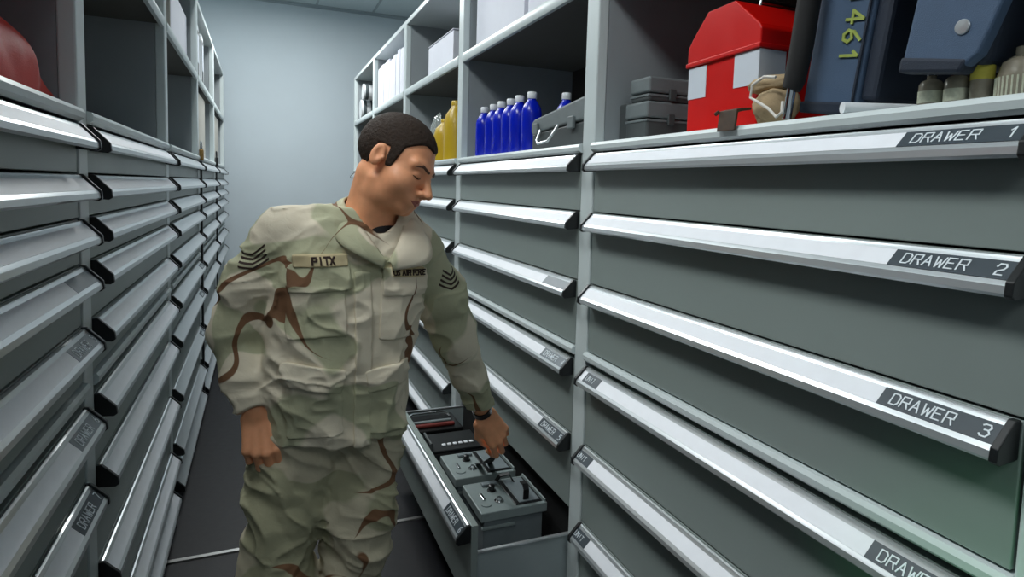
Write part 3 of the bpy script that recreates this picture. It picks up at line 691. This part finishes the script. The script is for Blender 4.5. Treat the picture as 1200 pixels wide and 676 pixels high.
def hq(P_):
    q = ((P_-HC)@HB.T)/HS; q[:,2] = np.where(q[:,2] < 0, q[:,2]/.87, q[:,2]); return q
def head_sdf(P_):
    q = hq(P_); sx = np.abs(q[:,1]); s = np.stack([q[:,0], sx, q[:,2]], -1)      # f, |l|, u
    d = ell(q, (-.014,0,.034), (.098,.077,.083))
    d = smin(d, ell(q, (.026,0,-.028), (.066,.062,.086)), .03)
    d = smin(d, ell(q, (.030,0,-.078), (.050,.055,.036)), .03)
    d = smin(d, ball(s, (.073,.010,-.099), .018), .02)
    d = smin(d, ell(q, (.010,0,-.098), (.055,.050,.030)), .025)
    d = smin(d, ball(s, (.052,.040,-.038), .030), .03)
    d = smin(d, cone(s, (.084,.008,.020), (.072,.046,.022), .010, .009), .018)
    d = smax(d, -ell(s, (.101,.030,.001), (.016,.019,.013)), .014)
    d = smin(d, ell(s, (.077,.031,.000), (.0135,.0145,.0125)), .003)
    d = smax(d, -cone(s, (.0925,.020,-.006), (.088,.042,-.006), .0013, .0010), .002)
    d = smin(d, cone(q, (.086,0,.012), (.117,0,-.036), .009, .0115), .012)
    d = smin(d, ball(s, (.103,.0125,-.041), .0095), .007)
    d = smax(d, -ball(s, (.1085,.0075,-.0505), .0042), .003)
    d = smin(d, ell(q, (.082,0,-.068), (.018,.030,.020)), .018)
    d = smin(d, cone(s, (.0975,0,-.0635), (.086,.023,-.068), .0048, .002), .005)
    d = smin(d, cone(s, (.0955,0,-.0745), (.085,.021,-.070), .0058, .002), .005)
    d = smax(d, -cone(s, (.104,0,-.0690), (.088,.024,-.0695), .0014, .001), .002)
    # ears
    er = ell(s, (-.008,.082,-.002), (.0165,.008,.031), np.array([[.95,-.30,0],[.30,.95,0],[0,0,1.]]))
    er = smax(er, -ell(s, (-.001,.092,.003), (.0115,.009,.021)), .003)
    er = smin(er, ell(s, (.008,.080,-.004), (.004,.006,.007)), .003)
    d = smin(d, er, .006)
    return d*HS
def neck_sdf(P_):
    a = HC+HB.T@(A_(-.028,0,-.045)*HS)
    d = cone(P_, a, NB+A_(-.004,.012,0), .056, .064)
    d = smin(d, cone(P_, HC+HB.T@(A_(.0,-.052,-.055)*HS), NB+TL*-.025+TF*.045+UP*-.02, .014, .016), .03)
    return smin(d, cone(P_, HC+HB.T@(A_(.02,0,-.085)*HS), NB+TF*.02, .038, .05), .03)

def frame(d, n):
    d = unit(d); n = unit(n - d*np.dot(n, d)); return d, n, np.cross(d, n)
def hand_prims(w_, d, n, thumb_sign, curl, spread, thumb, sc_=1.0):
    """d wrist->knuckles, n back of the hand, thumb on +side*thumb_sign; returns primitives and fingertip frames"""
    d, n, s = frame(d, n); s = s*thumb_sign; pr = []; tips = []
    pt = lambda a, b, c: w_ + (d*a + s*b + n*c)*sc_
    pr.append(('palm', pt(.048,.002,-.002), np.stack([d, s, n])))
    knu = [(.092,.031,.004),(.096,.010,.006),(.092,-.011,.004),(.083,-.030,0)]
    ln = [(.044,.027,.021),(.049,.031,.022),(.045,.029,.021),(.035,.022,.019)]
    rd = [(.0100,.0088,.0076),(.0102,.0090,.0078),(.0098,.0086,.0074),(.0088,.0078,.0068)]
    for i in range(4):
        p = pt(*knu[i]); ang = 0; side = s*math.sin(spread[i]) ; dd0 = unit(d+side)
        pr.append(('c', pt(.02, knu[i][1]*.6, 0), p, .011*sc_, .0105*sc_, .008))
        for j in range(3):
            ang += curl[i][j]; dd = dd0*math.cos(ang)-n*math.sin(ang); p2 = p+dd*ln[i][j]*sc_
            r0 = rd[i][j]*sc_; r1 = rd[i][min(j+1,2)]*sc_*(.92 if j == 2 else 1)
            pr.append(('f%d' % i, p, p2, r0, r1, .004)); p = p2
        tips.append((p, dd, n*math.cos(ang)+dd0*math.sin(ang)))
    p = pt(.022,.030,-.006); q = p
    for (a, b, c), r0, r1 in zip(thumb, (.0135,.0112,.0098), (.0115,.0100,.0085)):
        q2 = q+(d*a+s*b+n*c)*sc_; pr.append(('f4', q, q2, r0*sc_, r1*sc_, .006)); td = unit(q2-q); q = q2
    tips.append((q, td, unit(n+s*.5)))
    return pr, tips
def hand_sdf(P_, pr, wr_, elbow, sc_):
    dist = None; fingers = {}
    for x in pr:
        if x[0] == 'palm':
            v = rbox(P_, x[1], A_(.043,.038,.013)*sc_, .012*sc_, x[2]); dist = v
        elif x[0] == 'c': dist = smin(dist, cone(P_, x[1], x[2], x[3], x[4]), .008)
        else:
            v = cone(P_, x[1], x[2], x[3], x[4]); k = x[0]
            fingers[k] = smin(fingers[k], v, .003) if k in fingers else v
    for k, v in fingers.items(): dist = smin(dist, v, .012 if k == 'f4' else .005)
    return smin(dist, cone(P_, wr_+(elbow-wr_)*.02, wr_+(elbow-wr_)*.6, .027, .036), .02)
RSC, LSC = 1.08, 1.16
RH, RT_ = hand_prims(RWR, A_(.02,-.05,-.16), A_(-.12,-.97,-.1), -1, [(.60,.95,.6),(.70,1.0,.6),(.75,1.05,.6),(.8,1.05,.6)], (.06,.0,-.05,-.12), [(.026,.024,-.004),(.032,.010,-.004),(.026,.000,-.006)], RSC)
LH, LT_ = hand_prims(LWR, A_(.075,-.01,-.115), A_(-.05,-.80,.45), 1, [(.45,.95,.7),(.55,1.0,.7),(.6,1.05,.7),(.7,1.0,.6)], (.04,.0,-.04,-.1), [(.034,.012,-.020),(.030,-.006,-.014),(.024,-.010,-.010)], LSC)

def limb(P_, pts, rs, k=.02):
    d = None
    for a, b, ra, rb in zip(pts, pts[1:], rs, rs[1:]):
        v = cone(P_, a, b, ra, rb); d = v if d is None else smin(d, v, k)
    return d
HIPR, KNR, ANR = A_(.085,1.640,.80), A_(.036,1.595,.465), A_(.040,1.66,.085)
HIPL, KNL, ANL = A_(.255,1.645,.80), A_(.222,1.605,.450), A_(.190,1.69,.085)
def body_sdf(P_):
    big = np.full(len(P_), 1.0); z = P_[:,2]
    d = big.copy()
    def part(mask, f, k=.02):
        if mask.any(): d[mask] = smin(d[mask], f(P_[mask]), k)
    part((z > .5), lambda q: limb(q, [A_(.175,1.65,.84), A_(.195,1.64,1.05), A_(.215,1.65,1.24)], [.10,.10,.095]))
    part((z > 1.0), lambda q: smin(limb(q, [A_(.215,1.65,1.24), NB+A_(0,.01,-.03)], [.09,.07]), limb(q, [RSH+A_(.02,0,-.02), A_(.2,1.65,1.27), LSH+A_(-.02,0,-.02)], [.045,.07,.045]), .04), .04)
    part((z > 1.15), neck_sdf, .03)
    part((z > 1.30), head_sdf, .012)
    for s_, e_, w_, hp_, sc_ in ((RSH,REL,RWR,RH,RSC), (LSH,LEL,LWR,LH,LSC)):
        part(np.ones(len(P_), bool), lambda q: limb(q, [s_, e_, w_+(e_-w_)*.5], [.045,.038,.034]), .02)
        lo_, hi_ = w_-.26, w_+.26
        part(((P_ > lo_) & (P_ < hi_)).all(1), lambda q: hand_sdf(q, hp_, w_, e_, sc_), .01)
    part(z < 1.0, lambda q: smin(limb(q, [HIPR,KNR,ANR], [.075,.05,.035]), limb(q, [HIPL,KNL,ANL], [.075,.05,.035]), .03), .05)
    part(z < .2, lambda q: smin(cone(q, ANR+A_(0,.03,-.04), ANR+A_(-.02,-.14,-.05), .032,.028), cone(q, ANL+A_(0,.03,-.04), ANL+A_(.02,-.14,-.05), .032,.028), .01), .03)
    return d
man = tag(empty('person', (.15,1.65,0)), 'man in desert camouflage jacket and trousers reaching into the open drawer', 'person')
def mp(name, vq, m, parent=None):
    o = mesh_from(name, vq[0]-np.array([.15,1.65,0]), vq[1], m, parent or man); return o
body = mp('body', isosurface(body_sdf, (-.20,1.35,0), (.90,2.10,1.70), .0030), M['skin'])

# hair: shell over the skull above the hairline
def hair_sdf(P_):
    q = hq(P_); f, l, u = q[:,0], np.abs(q[:,1]), q[:,2]
    hl = np.interp(f, [-.12,-.05,-.032,-.022,.010,.014,.030,.040,.066,.082,.12], [-.066,-.058,-.01,.026,.030,-.018,-.016,.044,.074,.078,.080])
    hl = hl - .010*np.exp(-(l/.02)**2)*(f > .04)
    sk = ell(q, (-.014,0,.034), (.098,.077,.083)); sk = smin(sk, ell(q, (.026,0,-.028), (.066,.062,.086)), .03)
    th = .0042+.0042*np.clip((u-.05)/.06, 0, 1)+.0012*vnoise(q*260)
    d = sk-th; d = smax(d, -(u-hl)*.75, .003)
    return smax(d, -(sk+.006), .001)*HS
mp('hair', isosurface(hair_sdf, HC-.17, HC+.17, .0022), M['hair'])
def brow_sdf(P_):
    q = hq(P_); s = np.stack([q[:,0], np.abs(q[:,1]), q[:,2]], -1)
    sh = head_sdf(P_)/HS
    s[:,0] = 0
    r = smin(cone(s, (0,.012,.018), (0,.034,.0245), .0030,.0032), cone(s, (0,.034,.0245), (0,.052,.017), .0032,.0014), .003)
    return smax(smax(sh-.0016, r, .001), -(q[:,0]-.04), .001)*HS
mp('eyebrows', isosurface(brow_sdf, HC-.14, HC+.14, .0016), M['brow'])
def lip_sdf(P_):
    q = hq(P_); s = np.stack([q[:,0], np.abs(q[:,1]), q[:,2]], -1)
    sh = head_sdf(P_)/HS
    s[:,0] = 0
    r = np.minimum(cone(s, (0,0,-.0645), (0,.024,-.0685), .0042,.0012), cone(s, (0,0,-.0750), (0,.021,-.0700), .0052,.0015))
    return smax(smax(sh-.0006, r, .0006), -(q[:,0]-.05), .001)*HS
mp('lips', isosurface(lip_sdf, HC-.14, HC+.14, .0013), M['lip'])
# eyes, almost closed: dark lash line
def lash_sdf(P_):
    q = hq(P_); s = np.stack([q[:,0], np.abs(q[:,1]), q[:,2]], -1)
    s[:,0] = 0
    r = np.minimum(cone(s, (0,.018,-.0050), (0,.031,-.0090), .0012,.0015), cone(s, (0,.031,-.0090), (0,.045,-.0055), .0015,.0009))
    return smax(smax(head_sdf(P_)/HS-.0010, r, .0005), -(q[:,0]-.05), .001)*HS
mp('eyelashes', isosurface(lash_sdf, HC-.14, HC+.14, .0012), M['hair'])
for (p, dd, nn), hp_ in [(t_, 0) for t_ in RT_]+[(t_, 1) for t_ in LT_]:
    dd, nn, ss = frame(dd, nn); c = p+nn*.0066*1.08-dd*.003-A_(.15,1.65,0)
    mb = MB(); R_ = Matrix((ss, dd, nn)).transposed()
    mb.obox(c, (.0098,.0115,.0022), R_); mb.build('finger_nail', M['nail'], man, bevel=.001)

# ------------------------------------------------------------------ clothes
LOFT = np.array([  # z, x, y, half width, half depth
 (.770,.186,1.628,.172,.128),(.86,.184,1.628,.176,.134),(.97,.182,1.625,.184,.140),(1.08,.196,1.625,.190,.136),(1.18,.212,1.632,.192,.130),(1.27,.222,1.645,.186,.118),(1.33,.232,1.650,.150,.100),(1.375,.250,1.650,.105,.085),(1.42,.262,1.645,.075,.07)])
def loft(P_, off=0):
    z = P_[:,2]; x, y, a, b = (np.interp(z, LOFT[:,0], LOFT[:,i]) for i in (1,2,3,4))
    dx, dy = P_[:,0]-x, P_[:,1]-y
    l = dx*TL[0]+dy*TL[1]; f = dx*TF[0]+dy*TF[1]
    n = 2.5; k = (np.abs(l/a)**n+np.abs(f/b)**n)**(1/n)
    return (k-1)*np.minimum(a, b)*.92
CUFR = RWR+(REL-RWR)*.01; CUFL = LWR+(LEL-LWR)*.12
def sleeves(P_, extra=0):
    r = limb(P_, [RSH+A_(.015,0,-.005), (RSH+REL)/2+A_(-.012,0,0), REL, (REL+RWR)/2+A_(-.004,.002,0), CUFR], np.array([.078,.071,.064,.054,.046])+extra, .03)
    l = limb(P_, [LSH+A_(-.01,0,-.005), (LSH+LEL)/2+A_(.006,0,.0), LEL, (LEL+LWR)/2, CUFL], np.array([.078,.071,.060,.051,.041])+extra, .03)
    return r, l
def cut(P_, c, n): return (P_-c)@unit(n)
def folds(P_, t_, amp, sq):
    """creases: stretched ridged noise"""
    q = P_.copy(); q = q + .03*np.stack([vnoise(P_*9+3), vnoise(P_*9+7), vnoise(P_*9+11)], -1)
    return amp*1.25*(np.clip(ridge(q*np.array(sq)+t_), -.3, 1)**1.0-.35)
def crease(P_, t_, amp, sq):
    q = P_ + .05*np.stack([vnoise(P_*7+1), vnoise(P_*7+5), vnoise(P_*7+9)], -1)
    return amp*(np.clip(ridge(q*np.array(sq)+t_), 0, 1)**5-.1)
def jacket_sdf(P_, holes=True):
    tor = loft(P_)
    # yoke over the shoulders
    tor = smin(tor, limb(P_, [RSH+A_(.025,0,.004), NB+A_(-.05,.01,-.005)], [.062,.055]), .05)
    tor = smin(tor, limb(P_, [LSH+A_(-.025,0,.006), NB+A_(.05,.01,-.005)], [.062,.055]), .05)
    tor = smax(tor, -(P_[:,2]-.812+.010*vnoise(P_*14)), .004); tor = smax(tor, P_[:,2]-1.378, .006)
    r, l = sleeves(P_)
    r = smax(r, -cut(P_, CUFR, REL-RWR), .003); l = smax(l, -cut(P_, CUFL, LEL-LWR), .003)
    # cloth bunching
    near_el = np.exp(-(np.linalg.norm(P_-(REL+A_(0,0,.03)), axis=1)/.14)**2)+np.exp(-(np.linalg.norm(P_-(LEL+A_(0,0,.02)), axis=1)/.15)**2)
    r = r - folds(P_, 1.3, .0085, (9,9,19))*(.35+.65*near_el); l = l - folds(P_, 5.1, .0085, (10,10,17))*(.45+.55*near_el)
    q = P_.copy(); q[:,2] += .55*(P_[:,0]-.19)*np.sign(P_[:,0]-.19)*-1
    tor = tor - folds(q, 8.4, .0075, (7,7,11))*np.interp(P_[:,2], [.78,.9,1.1,1.25,1.35], [.9,1.0,.7,.5,.3])
    tor = tor - folds(P_, 2.2, .003, (22,22,26))
    tor = tor - crease(P_, 4.4, .0060, (9,9,12))*np.interp(P_[:,2], [.78,1.0,1.2,1.35], [1,.9,.6,.4])
    r = r - crease(P_, 7.7, .0065, (9,9,21)); l = l - crease(P_, 2.9, .0060, (11,11,19))
    d = smin(smin(tor, r, .018), l, .018)
    if holes:
        # open neck
        d = smax(d, -cone(P_, NB+A_(0,0,.0)+TF*.02, NB+A_(0,0,.12)+TF*.02, .068, .085), .006)
        v = NB+TF*.115+A_(0,0,-.015); d = smax(d, -cone(P_, v+A_(0,0,-.065)+TL*.0, v+A_(0,0,.07), .010, .070), .006)
    return d
jac = mp('jacket', isosurface(lambda p: jacket_sdf(p), (-.20,1.35,.72), (.80,2.05,1.47), .0038), M['camo'])
# black T-shirt in the open neck
def tee_sdf(P_):
    d = smin(limb(P_, [A_(.215,1.645,1.22), NB+A_(0,.0,-.035)+TF*.012], [.098,.066]), limb(P_, [A_(.12,1.65,1.27), A_(.32,1.66,1.26)], [.06,.06]), .04)
    return smax(d, cut(P_, NB+A_(0,0,-.022)+TF*.03, UP-TF*.35), .004)
mp('tshirt', isosurface(tee_sdf, (0,1.45,1.10), (.45,1.80,1.40), .004), M['tee'])
# trousers
def leg_axis(P_, H, K, A): return limb(P_, [H, H*.45+K*.55, K, K*.4+A*.6+A_(0,.01,0), A+A_(0,0,.06)], [.107,.098,.082,.078,.062], .03)
def trouser_sdf(P_):
    a = leg_axis(P_, HIPR+A_(.005,0,0), KNR, ANR); b = leg_axis(P_, HIPL+A_(-.005,0,0), KNL, ANL)
    q = P_.copy(); q[:,2] += .6*P_[:,0]
    a = a - folds(q, 3.3, .014, (7,7,15)) ; b = b - folds(q*[1,1,1], 6.6, .014, (7,7,14))
    d = smin(a, b, .012)
    q2 = limb(P_, [A_(.10,1.635,.84), A_(.25,1.635,.84)], [.105,.105]); d = smin(d, q2, .03)
    d = d - folds(P_, 9.1, .003, (20,20,26)) - crease(q*[1,1,1], 3.1, .0075, (8,8,17))
    return smax(d, -(P_[:,2]-.12), .004)
tro = mp('trousers', isosurface(trouser_sdf, (-.15,1.40,.08), (.45,1.85,.96), .0042), M['camo2'])
# boots
def boot_sdf(P_, A, dx):
    d = cone(P_, A+A_(0,0,.12), A+A_(0,0,-.01), .055,.052); toe = A+A_(dx,-.16,-.045)
    d = smin(d, cone(P_, A+A_(0,.03,-.04), toe, .044,.042), .04)
    return smax(d, -(P_[:,2]-.002), .004)
for A, dx in ((ANR,-.02),(ANL,.03)):
    mp('boot', isosurface(lambda p: boot_sdf(p, A, dx), A-.25, A+.25, .006), M['boot'])

# pockets, flaps and tapes follow the jacket surface
def base_jacket(P_): return jacket_sdf(P_, False)
def patch(name, c, hw, hh, off, m, tilt=0.0, r=.006, F=None, sdf=base_jacket, h=.003, deep=.03):
    F = TF if F is None else unit(F); Lx = unit(np.cross(UP, F))*1.0; Lx = unit(np.cross(F, UP))*-1 if False else unit(np.cross(UP, F))
    U_ = unit(np.cross(F, Lx)); ca, sa = math.cos(tilt), math.sin(tilt)
    A1 = Lx*ca+U_*sa; A2 = -Lx*sa+U_*ca; B3 = np.stack([A1, A2, F])
    f = lambda P_: smax(sdf(P_)-off, rbox(P_, c, (hw,hh,deep), r, B3), .002)
    e = max(hw, hh)+deep
    return mp(name, isosurface(f, np.asarray(c)-e, np.asarray(c)+e, h), m)
def on_front(l, z, sdf=base_jacket):
    """point of the jacket front at side offset l and height z"""
    x, y = np.interp(z, LOFT[:,0], LOFT[:,1]), np.interp(z, LOFT[:,0], LOFT[:,2])
    p0 = A_(x, y, z)+TL*l; t = np.linspace(.02,.22,200); P_ = p0+TF*t[:,None]
    s = sdf(P_); k = np.nonzero(s > 0)[0]; return P_[k[0]] if len(k) else P_[-1]
# chest pockets
for nm, l, z, hw in (('chest_pocket',-.108,1.150,.066),('chest_pocket',.105,1.130,.060)):
    patch(nm, on_front(l, z), hw, .076, .0045, M['camo'], .03 if l < 0 else -.05)
    patch('pocket_flap', on_front(l, z+.064), hw+.003, .034, .0085, M['camo'], .03 if l < 0 else -.05)
for l, z in ((-.095,.915),(.105,.900)):
    patch('lower_pocket', on_front(l, z), .070, .080, .0045, M['camo'], .05 if l < 0 else -.06)
    patch('pocket_flap', on_front(l, z+.066), .073, .028, .0090, M['camo'], -.20 if l < 0 else .12)
patch('placket', on_front(.022, 1.0), .021, .225, .0055, M['camo'], -.0, deep=.06)
tapeL = patch('name_tape', on_front(-.108, 1.252), .060, .0145, .0115, M['tape'], .03, .002, h=.0025)
tapeR = patch('name_tape', on_front(.108, 1.218), .046, .0115, .0115, M['tape'], -.05, .002, h=.0025)
# lettering stitched on the tapes, projected onto the cloth
from mathutils.bvhtree import BVHTree
def bvh_of(*obs):
    vs, ps = [], []
    for o in obs:
        n = len(vs); vs += [v.co.copy()+Vector((.15,1.65,0)) for v in o.data.vertices]; ps += [[i+n for i in p.vertices] for p in o.data.polygons]
    return BVHTree.FromPolygons(vs, ps)
def project(mb, tree, F, lift=.0020):
    F = Vector(F); out = []
    for v in mb.v:
        v = Vector(v); r = tree.ray_cast(v+F*.15, -F); out.append(v)
        if r[0] is not None:
            out[-1] = r[0]+F*(lift if v.dot(F) > mb.mid else -.001)
    mb.v = [tuple(v-Vector((.15,1.65,0))) for v in out]; return mb
def stitched(name, text, c, h, tilt, tape, adv):
    ca, sa = math.cos(tilt), math.sin(tilt); A1 = TL*ca+UP*sa; A2 = -TL*sa+UP*ca
    wtot = len(text)*adv*h; o = np.asarray(c)-A1*wtot/2-A2*h/2
    mb = lettering(text, h, Vector(o), Vector(A1), Vector(A2), Vector(TF), adv=adv, thick=.24, lift=.002, sub=4); mb.mid = float(np.dot(c, TF))+.001
    return project(mb, bvh_of(tape), TF).build(name, M['thread'], man)
stitched('tape_lettering', 'PITX', on_front(-.103, 1.252), .0165, .03, tapeL, .80)
stitched('tape_lettering', 'US AIR FORCE', on_front(.110, 1.218), .0125, -.05, tapeR, .60)
# rank chevrons on both sleeves
def chevrons(c, F, rot, s_=1.0, n=4):
    F = unit(F); A1 = unit(np.cross(UP, F)); A2 = np.cross(F, A1); ca, sa = math.cos(rot), math.sin(rot); B1 = A1*ca+A2*sa; B2 = -A1*sa+A2*ca
    mb = MB(); bk = MB()
    def quad(mb, pts, lift):
        lo_ = [Vector(p) for p in pts]; hi_ = [Vector(p)+Vector(F)*lift for p in pts]
        mb.add(lo_+hi_, [(3,2,1,0),(4,5,6,7),(0,1,5,4),(1,2,6,5),(2,3,7,6),(3,0,4,7)])
    cc = np.asarray(c)
    for k in range(n):
        y0 = (.012-.0135*k)*s_
        for sg in (-1, 1):
            for q in range(5):
                a0, a1 = q*.0085*s_*sg, (q+1)*.0085*s_*sg
                f_ = lambda a: .30*abs(a)+3*a*a
                quad(mb, [cc+B1*a0+B2*(y0+f_(a0)), cc+B1*a1+B2*(y0+f_(a1)), cc+B1*a1+B2*(y0+f_(a1)+.0055*s_), cc+B1*a0+B2*(y0+f_(a0)+.0055*s_)], .002)
    mb.mid = float(cc@F)+.001
    return project(mb, bvh_of(jac), F, .0016).build('rank_chevrons', M['thread'], man)
chevrons(RSH+A_(-.055,-.045,-.052), A_(-.62,-.78,.0), .30, .82)
chevrons(LSH+A_(.085,-.02,-.085), A_(.80,-.60,.0), .0, .95)
# collar
def collar():
    st = [((.000,.126,-.098),(-.010,.133,-.112)), ((-.028,.112,-.052),(-.070,.132,-.080)), ((-.052,.075,-.010),(-.108,.100,-.050)), ((-.068,.020,.026),(-.116,.030,-.012)),
          ((-.052,-.048,.050),(-.090,-.072,.016)), ((0,-.070,.058),(0,-.100,.022)), ((.052,-.048,.050),(.090,-.072,.016)), ((.070,.020,.024),(.116,.030,-.016)),
          ((.060,.072,-.012),(.126,.096,-.056)), ((.036,.110,-.052),(.108,.128,-.104)), ((.004,.128,-.100),(.014,.137,-.118))]
    from bisect import bisect
    def cr(P_, t):      # catmull-rom
        n = len(P_)-1; i = min(int(t*n), n-1); f = t*n-i; p = [np.array(P_[max(0,min(n,i+k))]) for k in (-1,0,1,2)]
        return .5*((2*p[1])+(-p[0]+p[2])*f+(2*p[0]-5*p[1]+4*p[2]-p[3])*f*f+(-p[0]+3*p[1]-3*p[2]+p[3])*f**3)
    up_, lo_ = [a for a, b in st], [b for a, b in st]; n = 60; mq = 6; vs = []
    for i in range(n+1):
        a, b = cr(up_, i/n), cr(lo_, i/n)
        for j in range(mq+1):
            t = j/mq; c = a*(1-t)+b*t; c = c+A_(0,.0,.008*math.sin(math.pi*min(1,t*1.1)))
            c[1] += .006*math.sin(math.pi*t)
            vs.append(NB+TL*c[0]+TF*c[1]+UP*c[2]-A_(.15,1.65,0))
    fs = [(i*(mq+1)+j, (i+1)*(mq+1)+j, (i+1)*(mq+1)+j+1, i*(mq+1)+j+1) for i in range(n) for j in range(mq)]
    o = MB().add(vs, fs).build('collar', M['camo'], man, smooth=True, angle=70)
    s_ = o.modifiers.new('solid','SOLIDIFY'); s_.thickness = .004; s_.offset = 0
collar()
# watch on the reaching wrist
wd = unit(LEL-LWR); wc = LWR+wd*.014-A_(.15,1.65,0)
mb = MB(); vs = []
u_ = unit(np.cross(wd, UP)); v_ = np.cross(wd, u_)
ring = lambda r, t: [Vector(wc+wd*t+(u_*math.cos(a)+v_*math.sin(a))*r) for a in np.linspace(0, 2*math.pi, 28, endpoint=False)]
for r, t in ((.0295,-.010),(.0325,-.010),(.0325,.010),(.0295,.010)): vs += ring(r, t)
mb.add(vs, [(k*28+i, k*28+(i+1)%28, ((k+1)%4)*28+(i+1)%28, ((k+1)%4)*28+i) for k in range(4) for i in range(28)])
wt = mb.build('wristwatch', M['watch'], man, smooth=True)
# black strap he holds, rising from the second battery
ribbon([(.118,.10,.172),(.100,.03,.205),(.092,-.06,.250),(.096,-.110,.285),(.104,-.125,.30)], .020, .004, 'lifting_strap', M['strap'], b2)
ribbon([(.165,.09,.172),(.140,.03,.205),(.112,-.06,.250),(.104,-.105,.285),(.104,-.125,.30)], .020, .004, 'lifting_strap', M['strap'], b2)

# ------------------------------------------------------------------ red cloth bag in the nearest left compartment
def redbag_sdf(P_):
    d = ell(P_, (-.48,1.33,1.60), (.10,.20,.13))
    d = smin(d, cone(P_, (-.45,1.38,1.63), (-.395,1.560,1.588), .055, .010), .05)
    u = smin(ell(P_, (-.47,1.36,1.92), (.10,.205,.13)), ell(P_, (-.50,1.24,1.77), (.10,.15,.10)), .03)
    u = u-.018*np.clip(ridge(P_*[9,9,5]+4), -.2, 1)
    d = d-.008*np.clip(ridge(P_*[8,6,9]+1), -.2, 1)
    d = smin(d, u, .012)
    d = smax(smax(d, P_[:,1]-1.570, .01), P_[:,0]+.372, .01)
    return smax(smax(d, -(P_[:,2]-1.5775), .006), P_[:,2]-2.02, .01)
vq = isosurface(redbag_sdf, (-.75,.90,1.55), (-.36,1.60,2.06), .005)
o = mesh_from('cloth_bag', vq[0]-np.array([-.50,1.27,1.5775]), vq[1], M['redcloth']); o.location = (-.50,1.27,1.5775)
tag(o, 'crumpled red cloth bag on the shelf at the upper left corner', 'bag')
